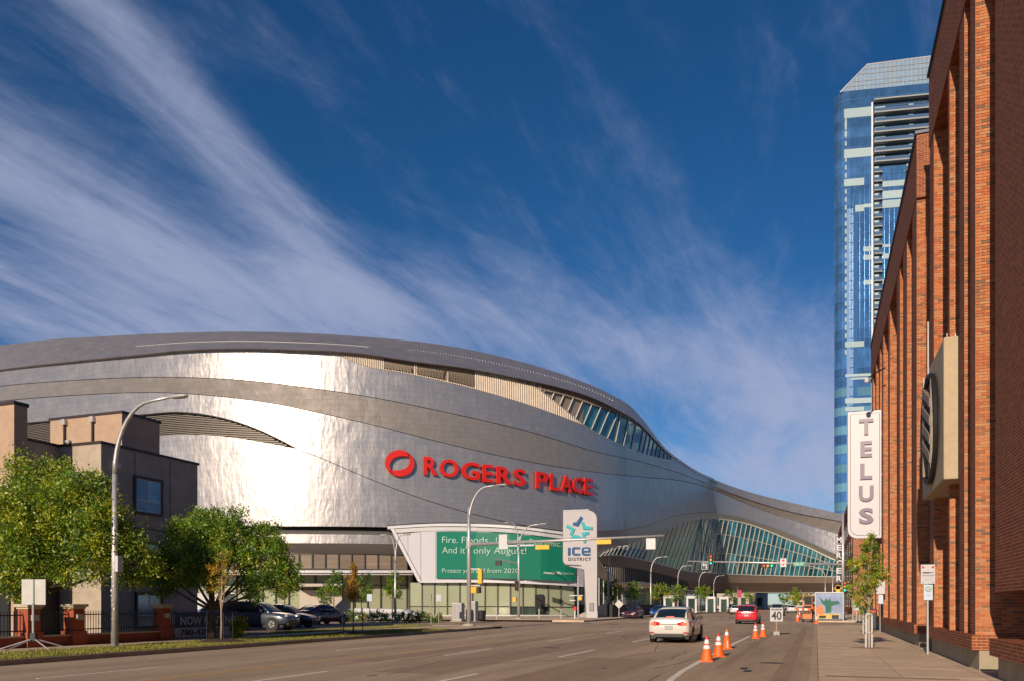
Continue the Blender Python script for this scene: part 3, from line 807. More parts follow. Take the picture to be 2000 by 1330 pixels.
# ---------------------------------------------------------------- annex with the big banner
annex = thing('annex', 'low curved white pavilion carrying a large green advertising banner, glazed at street level', 'pavilion', (-35, 88, 0), world=True)
AX = [(700, 106), (760, 103.5), (852, 99), (930, 96.4), (1000, 95.2), (1060, 95.4), (1110, 96.5), (1150, 98.5), (1180, 101)]
_ax = np.array([q[0] for q in AX], float); _ai = np.array([1 / q[1] for q in AX])
def DA(px): return 1 / float(np.interp(px, _ax, _ai))
_D = D
def with_D(fn, f, *a, **k):
    global D
    D = fn
    try: return f(*a, **k)
    finally: D = _D
AT = curve([(757,1026),(850,1021),(900,1021),(1000,1025),(1100,1037),(1170,1047)])
AB = curve([(757,1134),(818,1134),(990,1134.5),(1125,1141),(1170,1144)])
with_D(DA, strip, 'coping', 'black', lambda x: AT(x) - 1.2, lambda x: AT(x) + .2, 757, 1165, -.5, -.5, thick=10, parent=annex)
with_D(DA, strip, 'cornice', 'white_metal', lambda x: AT(x) + .2, lambda x: AT(x) + 6, 757, 1165, -.4, -.4, thick=1.5, parent=annex)
with_D(DA, strip, 'cornice', 'white_metal', lambda x: AT(x) + 6.8, lambda x: AT(x) + 15, 768, 1165, -.15, .0, thick=1.5, parent=annex)
def slant(y): return float(np.interp(y, [1026, 1040, 1107, 1134], [760, 773, 803, 819]))
# white fascia behind and beside the banner, its left end raked
xs_p = [(None, 797), (797, 822), (822, 851), (851, 940), (940, 1030), (1030, 1126), (1126, 1168)]
for xa, xb in xs_p:
    q = MB()
    def fpt(x, y, off): d = DA(x) + off; a_ = P(x, d); return (a_[0], a_[1], Zof(y, d))
    if xa is None: lo_ = [(slant(1134) , 1134), (822, 1134), (822, 1090), (822, AT(822) + 15), (797, AT(797) + 15), (slant(1041), 1041)]; lo_ = [(819,1134),(821.5,1134),(797,1090),(797,AT(797)+15.5),(774,1041),(803,1107)] ; lo_ = [(774,1041.5),(796.6,1041),(796.6,1092.5)]
    elif xa == 797: lo_ = [(797.2, 1041), (821.6, 1038), (821.6, 1134), (818.5, 1134), (797.2, 1094)]
    else: lo_ = [(xa + .3, AT(xa) + 15.5), (xb - .3, AT(xb) + 15.5), (xb - .3, AB(xb)), (xa + .3, AB(xa))]
    q.hexa([fpt(x, y, 0.05) for x, y in lo_], [fpt(x, y, 0.5) for x, y in lo_]); q.build('fascia_panel', 'white_panel', annex)
rk = MB()
rk.hexa([fpt(760, 1027, -.3), fpt(767, 1027, -.3), fpt(823, 1134.5, -.3), fpt(816, 1134.5, -.3)], [fpt(760, 1027, 2), fpt(767, 1027, 2), fpt(823, 1134.5, 2), fpt(816, 1134.5, 2)])
rk.build('raked_frame', 'white_metal', annex)
with_D(DA, strip, 'sill_band', 'white_metal', lambda x: AB(x), lambda x: AB(x) + 3.2, 818, 1165, -.2, -.2, thick=3, parent=annex)
with_D(DA, strip, 'annex_core', 'beige_soffit', lambda x: AT(x), lambda x: AB(x), 830, 1165, 1.2, 1.2, thick=8, parent=annex)
with_D(DA, bays, 'pane', 800, 1122, 24.6, lambda x: AB(x) + 3.2, 1200, 0.9, lambda x, t: 'pale_glass' if not (t > .5 and 990 < x < 1060) else 'dim_glass', parent=annex, rows=(0.74,), fw=.07)
with_D(DA, bays, 'pane', 1122, 1165, 10, lambda x: AB(x) + 3.2, 1200, 1.6, 'dim_glass', parent=annex, fw=.05)
with_D(DA, strip, 'plinth', 'galv_matt', 1200, 1203, 800, 1165, .6, .6, thick=.6, parent=annex)
q = MB(); q.hexa([fpt(1045, 1160, .5), fpt(1061, 1160, .5), fpt(1061, 1195, .5), fpt(1045, 1195, .5)], [fpt(1045, 1160, .9), fpt(1061, 1160, .9), fpt(1061, 1195, .9), fpt(1045, 1195, .9)]); q.build('door', 'black', annex)
# banner: curved sheet with the print standing on it
BT = lambda x: 1037.5 + (AT(x) - AT(852)) * 1.0; BB = lambda x: 1129 + (AB(x) - 1134) * .85
banner = with_D(DA, strip, 'banner', 'banner_green', BT, BB, 852.5, 1124, -.28, -.28, thick=.12, parent=annex, step=12)
_bx = np.linspace(820, 1150, 120); _bp = [P(x, DA(x)) for x in _bx]
_bs = np.concatenate([[0], np.cumsum([math.hypot(_bp[i+1][0]-_bp[i][0], _bp[i+1][1]-_bp[i][1]) for i in range(119)])])
def wall_text(name, s, x0, x1, y0, y1, hpx, m, parent, depth=.06, bold=0.0, off=-.36, Dfun=None, bx=_bx, bs=_bs, stretch=True, size=None):
    """letters wrapped on a curved wall from column x0 to x1, baselines y0 -> y1"""
    Dfun = Dfun or DA
    vs, fs = text_geo(s, 1.0, 1.0, bold)
    w = max(v_[0] for v_ in vs); w0 = min(v_[0] for v_ in vs)
    sa, sb = float(np.interp(x0, bx, bs)), float(np.interp(x1, bx, bs))
    out = []
    for X_, Y_, Z_ in vs:
        t = (X_ - w0) / (w - w0); sx = sa + (sb - sa) * t; px = float(np.interp(sx, bs, bx)); d0 = Dfun(px)
        d = d0 + off + Y_ * depth; a_ = P(px, d0); nx = Vector((a_[0], a_[1], 0)); nd = Vector((-ST, CT, 0)) * (off + Y_ * depth); nx += nd
        zb = Zof(y0 + (y1 - y0) * t, d0); cap = hpx / FPX * (Dfun(x0) * (1 - t) + Dfun(x0) * t)
        out.append((nx.x, nx.y, zb + Z_ / 0.69 * cap))
    q = MB(); q.add(out, fs); return q.build(name, m, parent, fix=False)
wall_text('lettering', 'Fire. Floods.', 864, 958, 1060, 1061, 12.5, 'banner_text', annex)
wall_text('lettering', 'Locusts.', 969, 1024, 1061, 1063.5, 12.5, 'banner_text', annex)
wall_text('lettering', 'Pandemic.', 1034, 1096, 1064, 1068, 12, 'banner_text', annex)
wall_text('lettering', "And it's only August!", 864, 1028, 1080, 1082, 12.5, 'banner_text', annex)
wall_text('lettering', 'Protect yourself from 2020.', 864, 1016, 1118, 1118.5, 8.5, 'banner_text', annex)
wall_text('lettering', 'mosaic life', 1062, 1096, 1120, 1121, 5.2, 'banner_text_white', annex, bold=.02)
wall_text('lettering', 'insurance', 1098, 1120, 1121, 1122, 5.2, 'banner_text', annex)

# ---------------------------------------------------------------- red roof sign letters on the bowl, each letter a part
_gx = np.linspace(730, 1180, 200); _gp = [P(x, _D(x)) for x in _gx]
_gs = np.concatenate([[0], np.cumsum([math.hypot(_gp[i+1][0]-_gp[i][0], _gp[i+1][1]-_gp[i][1]) for i in range(199)])])
asign = thing('arena_sign', 'large red ring emblem and block letters mounted high on the silver wall', 'sign', (-50, 98, 18), world=True)
def wrap_letter(vs, fs, name, px0, width, cap, zbase, m):
    out = []; s0 = float(np.interp(px0, _gx, _gs))
    for X_, Y_, Z_ in vs:
        px = float(np.interp(s0 + X_ * width, _gs, _gx)); d0 = _D(px); a_ = P(px, d0)
        px2 = float(np.interp(s0 + X_ * width + .3, _gs, _gx)); c_ = P(px2, _D(px2)); t = Vector((c_[0]-a_[0], c_[1]-a_[1], 0)).normalized(); n = Vector((t.y, -t.x, 0))
        o_ = 0.38 - Y_ * .34
        out.append((a_[0] + n.x * o_, a_[1] + n.y * o_, zbase + Z_ * cap))
    q = MB(); q.add(out, fs); return q.build(name, m, asign, fix=False)
LET = [('R', 826, 853), ('O', 857, 893), ('G', 899, 934), ('E', 940, 960), ('R', 967, 996), ('S', 1000, 1023), ('P', 1043, 1067), ('L', 1071, 1088), ('A', 1091, 1113), ('C', 1115, 1134), ('E', 1137, 1153)]
for ch, xa, xb in LET:
    vs, fs = text_geo(ch, 1.0, 1.0, 0.022)
    mnx, mxx = min(v_[0] for v_ in vs), max(v_[0] for v_ in vs); mnz, mxz = min(v_[2] for v_ in vs), max(v_[2] for v_ in vs)
    vs = [((v_[0]-mnx)/(mxx-mnx), v_[1], (v_[2]-mnz)/(mxz-mnz)) for v_ in vs]
    sw = float(np.interp(xb, _gx, _gs)) - float(np.interp(xa, _gx, _gs))
    t = (xa - 826) / 311.0; yb = 927.5 + (965 - 927.5) * t; yt = 892 + (933 - 892) * t
    d0 = _D(xa); zb = Zof(yb, d0); cap = Zof(yt, d0) - zb
    wrap_letter(vs, fs, 'letter', xa, sw, cap, zb, 'red_letter')
def crescent(a0, span, n=30):
    """one of the two interlocking arcs of the ring emblem, in a unit circle"""
    out, inn = [], []
    for i in range(n + 1):
        t = i / n; a = a0 + span * t
        th = 0.10 + 0.44 * math.sin(math.pi * min(1, t ** 0.75)) * (1 - .25 * t)
        out.append((math.cos(a), math.sin(a))); inn.append((math.cos(a) * (1 - th), math.sin(a) * (1 - th)))
    return out, inn
for a0 in (R(35), R(215)):
    o_, i_ = crescent(a0, R(205)); vs = []; fs = []; n = len(o_)
    for (x, y) in o_ + i_:
        for k in (-.5, .5): vs.append(((x + 1) / 2, k, (y + 1) / 2))
    for i in range(n - 1):
        A, B, C_, D_ = 2*i, 2*(i+1), 2*(n+i), 2*(n+i+1)
        fs += [(A, B, D_, C_), (A+1, C_+1, D_+1, B+1), (A, A+1, B+1, B), (C_, D_, D_+1, C_+1)]
    fs += [(0, 2*n, 2*n+1, 1), (2*(n-1), 2*(n-1)+1, 2*(2*n-1)+1, 2*(2*n-1))]
    d0 = _D(780); sw = float(np.interp(808, _gx, _gs)) - float(np.interp(752, _gx, _gs))
    wrap_letter(vs, fs, 'ring_emblem', 752, sw, 51.5 / FPX * d0, Zof(931, d0), 'red_letter')

# ---------------------------------------------------------------- white pylon sign
mat('pylon_white', (0.50, 0.47, 0.48), 0.4, var=.03, vscale=.6)
mat('logo_navy', (0.02, 0.10, 0.26), 0.4); mat('logo_teal', (0.05, 0.42, 0.45), 0.4); mat('logo_teal_dark', (0.02, 0.27, 0.36), 0.4)
dP = 91.0; sP = dP / FPX
px0, py0 = P(1100, dP)
pyl = thing('pylon_sign', 'tall white rounded pylon with a blue and teal star emblem beside the crossing', 'pylon sign', (px0, py0, 0.15), rz=TH)
def pp(x, y, off=0): return ((x - 1100) * sP, off, Zof(y, dP) - .15)
def arc(cx, cy, r, a0, a1, n=8): return [(cx + r * math.cos(R(a0 + (a1-a0)*i/n)), cy - r * math.sin(R(a0 + (a1-a0)*i/n))) for i in range(n + 1)]
outl = [(1100.5, 997), (1149, 995)] + arc(1149, 1013, 17, 85, 0)[0:] + [(1166.5, 1100), (1166.5, 1208), (1146, 1208), (1141.5, 1113), (1138, 1111), (1115, 1106)] + arc(1112, 1092, 12, 260, 185)
q = MB(); q.prism([pp(x, y, 0) for x, y in outl], (0, 1.1, 0)); q.build('pylon_body', 'pylon_white', pyl, bevel=.05)
q = MB(); q.prism([pp(x, y, -.04) for x, y in [(1100.2, 995.8), (1150, 993.8), (1150, 996), (1100.2, 998)]], (0, 1.18, 0)); q.build('cap_trim', 'white_metal', pyl)
q = MB(); q.prism([pp(x, y, -.03) for x, y in [(1145, 1193), (1167, 1193), (1167, 1208.5), (1145, 1208.5)]], (0, 1.15, 0)); q.build('plinth', 'white_panel', pyl)
q = MB(); q.prism([pp(x, y, -.15) for x, y in [(1150.5, 1176), (1159, 1176), (1159, 1192), (1150.5, 1192)]], (0, .14, 0)); q.build('control_box', 'grey_metal', pyl)
def stroke(pts, w, m):
    """V-shaped stroke of the star with rounded ends, as a slab proud of the pylon"""
    q = MB(); L_, R_ = [], []
    P2 = [Vector(p + (0,)) for p in pts]
    for i, p in enumerate(P2):
        if i == 0: d = P2[1] - P2[0]
        elif i == len(P2) - 1: d = P2[-1] - P2[-2]
        else: d = (P2[i+1] - P2[i]).normalized() + (P2[i] - P2[i-1]).normalized()
        d.normalize(); n = Vector((-d.y, d.x, 0)) * (w * 1.3 * (1.25 if 0 < i < len(P2) - 1 else .8))
        L_.append(p + n); R_.append(p - n)
    poly = L_ + R_[::-1]
    q.prism([pp(p.x, p.y, -.14) for p in poly], (0, .13, 0)); q.build('star_stroke', m, pyl)
stroke([(1119, 1022), (1127, 1023.5), (1136, 1009)], 2.6, 'logo_navy')
stroke([(1137, 1019), (1141, 1030), (1157, 1031)], 2.5, 'logo_teal')
stroke([(1150, 1040), (1139, 1042), (1142, 1059)], 2.5, 'logo_teal')
stroke([(1134, 1050), (1124, 1047), (1115, 1051)], 2.4, 'logo_teal')
stroke([(1106, 1026), (1119, 1033), (1115, 1044)], 2.6, 'logo_teal')
def slab_poly(pts, m, name, off=-.1, dep=.09):
    q = MB(); q.prism([pp(x, y, off) for x, y in pts], (0, dep, 0)); q.build(name, m, pyl)
slab_poly([(1109, 1069), (1114, 1069), (1114, 1084), (1109, 1084)], 'logo_navy', 'letter')
slab_poly([(1133, 1068), (1119, 1068), (1117, 1071), (1117, 1081), (1120, 1084), (1133, 1084), (1133, 1080.5), (1122, 1080.5), (1121.5, 1079), (1121.5, 1072.5), (1122.5, 1071.5), (1133, 1071.5)], 'logo_navy', 'letter')
slab_poly([(1153, 1078), (1153, 1070), (1150.5, 1068), (1139, 1068), (1136, 1071), (1136, 1081), (1139, 1084), (1153, 1084), (1153, 1080.6), (1141, 1080.6), (1140.3, 1078)], 'logo_navy', 'letter')
slab_poly([(1140.3, 1074.8), (1149, 1074.8), (1149, 1071.4), (1141, 1071.4)], 'pylon_white', 'letter_counter', off=-.12, dep=.02)
vs, fs = text_geo('DISTRICT', 6.4 * sP / .69 * .9, .08, .004, space=1.35)
w = max(v_[0] for v_ in vs); k = (1154 - 1109.5) * sP / w; zb = Zof(1094, dP) - .15
q = MB(); q.add([((1109.5 - 1100) * sP + v_[0] * k, v_[1] - .05, zb + v_[2]) for v_ in vs], fs); q.build('lettering', 'black', pyl, fix=False)

# ---------------------------------------------------------------- brick building on the right
brick_mat('brick', (0.32, 0.088, 0.034), (0.19, 0.046, 0.020), (0.46, 0.30, 0.20))  # darker than the sunlit pier-end bricks: shade of street faces put into colour
brick_mat('brick_far', (0.40, 0.13, 0.06), (0.28, 0.08, 0.04), (0.42, 0.32, 0.25))
for nm, c in (('brick_orange', (0.46, 0.165, 0.068)), ('brick_red', (0.40, 0.118, 0.050)), ('brick_tan', (0.44, 0.205, 0.095)), ('brick_brown', (0.31, 0.125, 0.060)), ('brick_burnt', (0.19, 0.105, 0.065))):
    mat(nm, c, 0.82, var=.18, vscale=25, spec=.2, objrand=.10)
mat('mortar', (0.54, 0.40, 0.28), 0.9, var=.1, vscale=20)
mat('base_concrete', (0.34, 0.285, 0.20), 0.85, var=.22, vscale=2.2, bump=.4, bscale=40, stretch=(1, 3, .35))
mat('sign_concrete', (0.45, 0.355, 0.23), 0.8, var=.08, vscale=2, bump=.25, bscale=30, var2=.06, v2scale=9)
mat('emblem_grey', (0.13, 0.13, 0.14), .5, metal=.3, var=.4, vscale=3); mat('emblem_brown', (0.26, 0.20, 0.145), .6, var=.3, vscale=5)
mat('metal_cap', (0.035, 0.04, 0.06), 0.4, metal=.5)
XB, XR = 3.3, 4.35                                      # street plane of the piers, back of the recesses
ZT, ZF = 17.95, 15.75
bb = thing('brick_building', 'tall brick building of deep vertical piers under a heavy brick fascia, right of the pavement', 'building', (6, 30, 0.15), world=True)
def yb(px): return atX(px, XB)[1]
def bx_(name, m, *a, parent=bb, **k): q = MB(); q.box(*a); return q.build(name, m, parent, **k)
bx_('rear_wall', 'brick', XR, -60, .15, 14, 28.3, ZT - .2)
bx_('rear_wall', 'brick', XR, 31.7, .15, 14, 57, ZT - .2)
bx_('notch_wall', 'brick', 6.3, 28.3, .15, 14, 31.7, ZT - .6)
bx_('fascia', 'brick', XB - .02, -60, ZF, XR, 28.34, ZT)
bx_('fascia', 'brick', XB - .02, 31.66, ZF, XR, 57, ZT)
bx_('fascia_cap', 'metal_cap', XB - .07, -60, ZT, XR + .3, 28.4, ZT + .1)
bx_('fascia_cap', 'metal_cap', XB - .07, 31.6, ZT, XR + .3, 57.05, ZT + .1)
for y0, y1 in ((-60, 18.45), (20.45, 28.3), (31.7, 57)):
    bx_('base_course', 'base_concrete', XB + .06, y0, .05, XR, y1, .60)
    bx_('brick_ledge', 'brick', XB - .09, y0 - .03, .60, XR, y1 + .02, .93)
bx_('threshold', 'base_concrete', XB + .3, 18.4, .05, XR, 20.5, .17)
# near panel: a broad wall hanging over a dark window bay
bx_('wall_panel', 'brick', XB + .18, -60, 1.86, XR, 19.4, ZF)
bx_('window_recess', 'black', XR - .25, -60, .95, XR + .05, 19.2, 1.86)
bx_('window_recess', 'dim_glass', XR - .3, 6, 1.0, XR - .26, 17.6, 1.8)
piers = []                                              # (near y, far y)
def pier(pn, pf, x0=XB, z0=.93, z1=ZF, x1=XR):
    yn, yf = yb(pn), yb(pf)
    bx_('pier', 'brick', x0, yn + .012, z0, x1, yf, z1); piers.append((yn, yf, x0)); return yn
pier(1905, 1895.5); pier(1883.5, 1874); pier(1855, 1851.5); pier(1824, 1816)
BP = [(1790.5, 1782), (1771.5, 1764), (1757.7, 1751.5), (1738, 1734.4), (1725.5, 1722.5), (1719, 1716.5), (1711.5, 1709.5), (1704.8, 1702.3)]
for a_, c_ in BP: pier(a_, c_)
# a slimmer, set-back fin between some of the piers
for pn in (1866, 1747, 1730.5): 
    yn = atX(pn, XB + .45)[1]; bx_('fin', 'brick', XB + .45, yn, .93, XR, yn + .32, ZF)
bx_('end_pier', 'brick', XB + .35, 31.72, .93, XR + 2, 32.1, ZT - 1.6)
# the bricks of the sunlit pier ends, laid one by one on a bed of mortar
BMATS = ['brick_orange', 'brick_red', 'brick_tan', 'brick_brown', 'brick_burnt']
random.seed(21)
def brick_mesh(w, m):
    q = MB(); q.box(0, -.012, 0, w, .004, .0565); me = bpy.data.meshes.new('brick'); me.from_pydata(q.v, [], q.f); me.materials.append(MATS[m]); me.update(); return me
BW = {('s', i): brick_mesh(.1935, m) for i, m in enumerate(BMATS)}
BW.update({('h', i): brick_mesh(.092, m) for i, m in enumerate(BMATS)})
def pick(): return random.choices(range(5), (36, 28, 14, 15, 7))[0]
stuff = MB(); nsingle = 0
faces = [(piers[0][0], XB, .93, ZF, XR, True), (piers[1][0], XB, .93, ZF, XR, False), (piers[2][0], XB, .93, ZF, XR, False), (piers[3][0], XB, .93, ZF, XR, False), (31.70, XB, ZF - 0.0, ZT, XR, False)] + [(p_[0], XB, .93, ZF, XR, False) for p_ in piers[4:]]
singles = []
for y, x0, z0, z1, x1, near in faces:
    bx_('mortar_bed', 'mortar', x0 + .002, y + .002, z0, x1, y + .02, z1)
    row = 0; z = z0 + .008
    while z < z1 - .05:
        x = x0 + (.004 if row % 2 else .004); first = True
        while x < x1 - .06:
            half = (first and row % 2 == 1)
            w = .092 if half else .1935
            if x + w > x1: w = .092; half = True
            if x + w > x1: break
            dist = (x * x + y * y) ** .5
            if near and not half and x < x0 + .5 and 1.0 < z < 13.2: singles.append((x, y, z, pick()))
            else: stuff.box(x, y - .012, z, x + w, y + .004, z + .0565, pick())
            x += w + .0095; first = False
        z += .0667; row += 1
singles.sort(key=lambda s_: s_[2])
for i, (x, y, z, k_) in enumerate(singles):
    if i < 295: piece('brick', BW[('s', k_)], bb, (x - 6, y - 30, z - .15))
    else: stuff.box(x, y - .012, z, x + .1935, y + .004, z + .0565, k_)
stuff.build('bricks', BMATS, bb, kind='stuff', fix=False)
# stray fittings on the brick: lamp bracket high up, small fixture on the near pier
q = MB(); q.tube([(3.3, 45.5, 13.6), (2.75, 45.5, 13.35), (2.5, 45.5, 13.15)], .04, 6); q.build('lamp_arm', 'black', bb)
q = MB(); q.lathe([(.05, 0), (.11, .05), (.13, .22), (.05, .3)], (2.42, 45.5, 12.9), 10); q.build('lamp_head', 'white_metal', bb)

# concrete sign box with the dark round emblem frame
cb_ = thing('concrete_sign_box', 'projecting tan concrete box bearing a dark round metal emblem frame', 'sign box', (3.5, 25, 4.7), world=True)
bx_('box_shell', 'sign_concrete', 3.02, 23.2, 4.76, 4.3, 27.6, 8.34, parent=cb_, bevel=.03)
q = MB(); cz, cy = 6.45, 25.3
ringp = [(2.93, cy + 1.50 * math.cos(t), cz + 1.46 * math.sin(t)) for t in [i * math.pi / 24 for i in range(49)]]
q.tube(ringp, .07, 6, caps=False); q.build('emblem_ring', 'dark', cb_)
q = MB(); q.lathe([(1.40, 0), (1.40, .04)], (2.97, cy, cz), 40, axis='x'); q.build('emblem_disc', 'emblem_grey', cb_)
for k_, dzz in enumerate((-.95, -.45, .05, .55)):
    q = MB(); q.hexa([(2.84, cy - .8, cz + dzz - .09), (2.84, cy + .8, cz + dzz + .55), (2.84, cy + .8, cz + dzz + .78), (2.84, cy - .8, cz + dzz + .14)],
                     [(2.96, cy - .8, cz + dzz - .09), (2.96, cy + .8, cz + dzz + .55), (2.96, cy + .8, cz + dzz + .78), (2.96, cy - .8, cz + dzz + .14)]); q.build('emblem_bar', 'emblem_brown', cb_)
for s_ in (-.82, .82):
    q = MB(); q.box(2.86, cy + s_ - .07, cz - 1.2, 2.96, cy + s_ + .07, cz + 1.2); q.build('emblem_bar', 'emblem_brown', cb_)
q = MB(); q.tube([(2.98, 25.9, 9.6), (2.98, 25.9, 7.9), (2.98, 25.9, 7.2)], .022, 6); q.build('conduit', 'white_metal', cb_)
q = MB(); q.tube([(2.98, 26.9, 8.3), (2.98, 26.9, 6.4)], .02, 6); q.build('conduit', 'white_metal', cb_)
for yy in (24.0, 25.2, 26.4):
    q = MB(); q.lathe([(.13, 4.735), (.15, 4.765)], (3.65, yy, 0), 14); q.build('downlight', 'white_metal', cb_)
q = MB()
for i in range(26): q.box(3.1 + (i % 9) * .1, 23.25 + (i * .37) % 4, 8.33, 3.108 + (i % 9) * .1, 23.26 + (i * .37) % 4, 8.44)
q.build('bird_spikes', 'galv', cb_, kind='stuff')

# blade sign with lettering
mat('blade_white', (0.52, 0.51, 0.56), 0.4, var=.03, vscale=.8)
mat('letter_plum', (0.17, 0.12, 0.19), 0.35)
bs_ = thing('blade_sign', 'tall white blade sign with five purple letters fixed to the brick facade', 'blade sign', (1.62, 48.5, 5.2))
SWd, SH = 1.70, 6.95
outl = [(0, 0.55)] + [(.5 - .5 * math.cos(a), .5 - .5 * math.sin(a)) for a in [i * math.pi / 16 for i in range(1, 9)]] + [(SWd, 0), (SWd, SH), (0, SH)]
q = MB(); q.prism([(x, 0, z) for x, z in outl], (0, .42, 0)); q.build('sign_cabinet', 'blade_white', bs_, bevel=.03)
ins = [(0.14, 0.60)] + [(.14 + .42 * (1 - math.cos(a)), .14 + .42 * (1 - math.sin(a)) + .04) for a in [i * math.pi / 16 for i in range(1, 9)]] + [(SWd - .1, .16), (SWd - .1, SH - .16), (.14, SH - .16)]
q = MB(); q.tube([(x, -.012, z) for x, z in ins + [ins[0]]], .014, 4, caps=False); q.build('trim_line', 'grey_metal', bs_)
for i, ch in enumerate('TELUS'):
    vs, fs = text_geo(ch, 1.0, .10, .035)
    mnx, mxx = min(v_[0] for v_ in vs), max(v_[0] for v_ in vs); mnz, mxz = min(v_[2] for v_ in vs), max(v_[2] for v_ in vs)
    wd = {'T': .72, 'E': .58, 'L': .60, 'U': .74, 'S': .72}[ch]; zb = SH - 1.32 - i * 1.21; x0 = .93 - wd / 2
    q = MB(); q.add([(x0 + (v_[0]-mnx)/(mxx-mnx)*wd, v_[1] - .05, zb + (v_[2]-mnz)/(mxz-mnz)*.86) for v_ in vs], fs); q.build('letter', 'letter_plum', bs_, fix=False)
q = MB()
for r_ in range(26):
    for xx in ((.36, 1.48) if r_ % 5 not in (0,) else (.36, .62, .92, 1.2, 1.48)):
        q.lathe([(.018, -.012), (.018, 0)], (xx, 0, .42 + r_ * .245), 6, axis='y')
q.build('bolts', 'grey_metal', bs_, kind='stuff')
for zz_ in (1.2, 3.4, 5.6):
    q = MB(); q.box(SWd, .12, zz_, SWd + .35, .3, zz_ + .12); q.build('bracket', 'grey_metal', bs_)

# second brick block further along, with its vertical lettered sign
mb_ = thing('brick_warehouse', 'older red brick block further up the avenue, lit end wall behind the sapling', 'building', (9, 140, 0.15), world=True)
bx_('wall', 'brick_far', 5, 128, .15, 30, 205, 17.6, parent=mb_)
bx_('cornice', 'brick_far', 4.75, 127.8, 17.0, 30, 205.2, 17.9, parent=mb_)
for k_ in range(9):
    for z0 in (1.2, 5.2, 9.2, 13.0):
        bx_('window', 'dim_glass', 4.96, 131 + k_ * 8, z0, 5.06, 134 + k_ * 8, z0 + 2.3, parent=mb_)
for z0 in (1.0, 5.2, 9.2, 13.0):
    for x0 in (6.5, 9.6, 12.6): bx_('window', 'dim_glass', x0, 127.95, z0, x0 + 1.4, 128.05, z0 + 2.2, parent=mb_)
mb2 = thing('low_brick_annex', 'low orange brick wing with dark garage opening just beyond the tall piers', 'building', (8, 70, 0.15), world=True)
bx_('wall', 'brick_far', 4.6, 57.2, .15, 30, 62.4, 9.4, parent=mb2)
bx_('doorway', 'dark', 4.55, 58.2, .15, 4.7, 60.8, 2.9, parent=mb2)
ms = thing('vertical_letter_sign', 'slim vertical steel sign with six white letter plates beside the brick warehouse', 'letter sign', (2.45, 118, 0.15))
zt = Zof(1057, 118*.93)
q = MB(); q.box(.86, -.05, 1.7, .93, .05, 11.0); q.box(0.0, -.03, 4.3, .9, .03, 4.36); q.box(.0, -.03, 10.6, .9, .03, 10.66); q.box(.93, -.05, 8.0, 2.6, .05, 8.1); q.build('sign_frame', 'dark', ms)
for i, ch in enumerate('MERCER'):
    z0 = 9.7 - i * 1.03
    q = MB(); q.box(.0, -.02, z0 - .06, .84, .02, z0 + .84); q.build('letter_plate', 'louvre_dark', ms)
    vs, fs = text_geo(ch, 1.0, .08, .03); mnx, mxx = min(v_[0] for v_ in vs), max(v_[0] for v_ in vs); mnz, mxz = min(v_[2] for v_ in vs), max(v_[2] for v_ in vs)
    q = MB(); q.add([(.10 + (v_[0]-mnx)/(mxx-mnx)*.64, v_[1] - .06, z0 + (v_[2]-mnz)/(mxz-mnz)*.78) for v_ in vs], fs); q.build('letter', 'white_metal', ms, fix=False)

# ---------------------------------------------------------------- glass tower
dT = 275.0; sT = dT / FPX
mat('tower_glass', (0.10, 0.24, 0.44), 0.10, metal=.62, var=.30, vscale=.35, objrand=.22, stretch=(1, 1, .6))
mat('tower_pale', (0.36, 0.46, 0.49), 0.3, objrand=.06)
mat('tower_crown', (0.42, 0.56, 0.66), .16, metal=.5, var=.12, vscale=.25); mat('tower_strip', (0.34, 0.50, 0.70), .15, metal=.5); mat('recess_blue', (0.045, 0.065, 0.10), .25, metal=.3)
mat('tower_spandrel', (0.10, 0.24, 0.45), 0.12, metal=.55)
mat('tower_low', (0.16, 0.34, 0.42), 0.12, metal=.45, objrand=.25)
mat('tower_slab', (0.30, 0.31, 0.31), 0.7)
mat('tower_white', (0.7, 0.68, 0.72), 0.5)
tx, ty = P(1640, dT)
e1 = Vector((CT * .986 + ST * .167, ST * .986 - CT * .167, 0)); rzT = math.atan2(e1.y, e1.x)
tw = thing('glass_tower', 'very tall blue glass apartment tower with chamfered crown behind the brick building', 'tower', (tx, ty, 0), rz=rzT)
TWL = 55.0; RC = 3.4
def plan(inset=0.0, dep=26.0):
    pts = [(-RC + inset + .2, dep), (-RC + inset, RC)]
    for i in range(1, 7):
        a = math.pi + (math.pi / 2) * i / 6
        pts.append((-RC + inset + (RC - inset * 0) + RC * math.cos(a) * 1.0, RC + RC * math.sin(a)))
    return pts
def tplan(px_right, inset=0.0, dep=26.0):
    a_ = [(4.6, dep), (-1.0, 3.4)]
    for i in range(1, 6): t = (math.pi / 2) * i / 5; a_.append((-1.0 + 4.2 * (1 - math.cos(t)), 3.4 * (1 - math.sin(t))))
    a_.append((px_right, 0.0)); a_.append((px_right, dep))
    return [(x + (inset if x < 5 else -inset), y + (inset if y < 5 else -inset)) for x, y in a_]
def tz(py): return EYE + (HY - py) * sT
def tX(px): return (px - 1640) * sT * 1.02
FL_H = 18.6 * sT
ztop = tz(180)
zf = 0.0; levels = []
zz_ = ztop
while zz_ > 1: levels.append(zz_); zz_ -= FL_H
for i, z1 in enumerate(levels):
    z0 = max(z1 - FL_H, 0.1); pl = tplan(TWL)
    q = MB(); q.hexa([(x, y, z0 + .35) for x, y in pl], [(x, y, z1 - .02) for x, y in pl])
    low = z1 < tz(745)
    q.build('floor_glazing', ('tower_low' if i % 2 else 'tower_glass') if low else 'tower_glass', tw)
    pl2 = tplan(TWL, -.04); q = MB(); q.hexa([(x, y, z0) for x, y in pl2], [(x, y, z0 + .36) for x, y in pl2]); q.build('spandrel', 'tower_spandrel', tw)
q = MB()
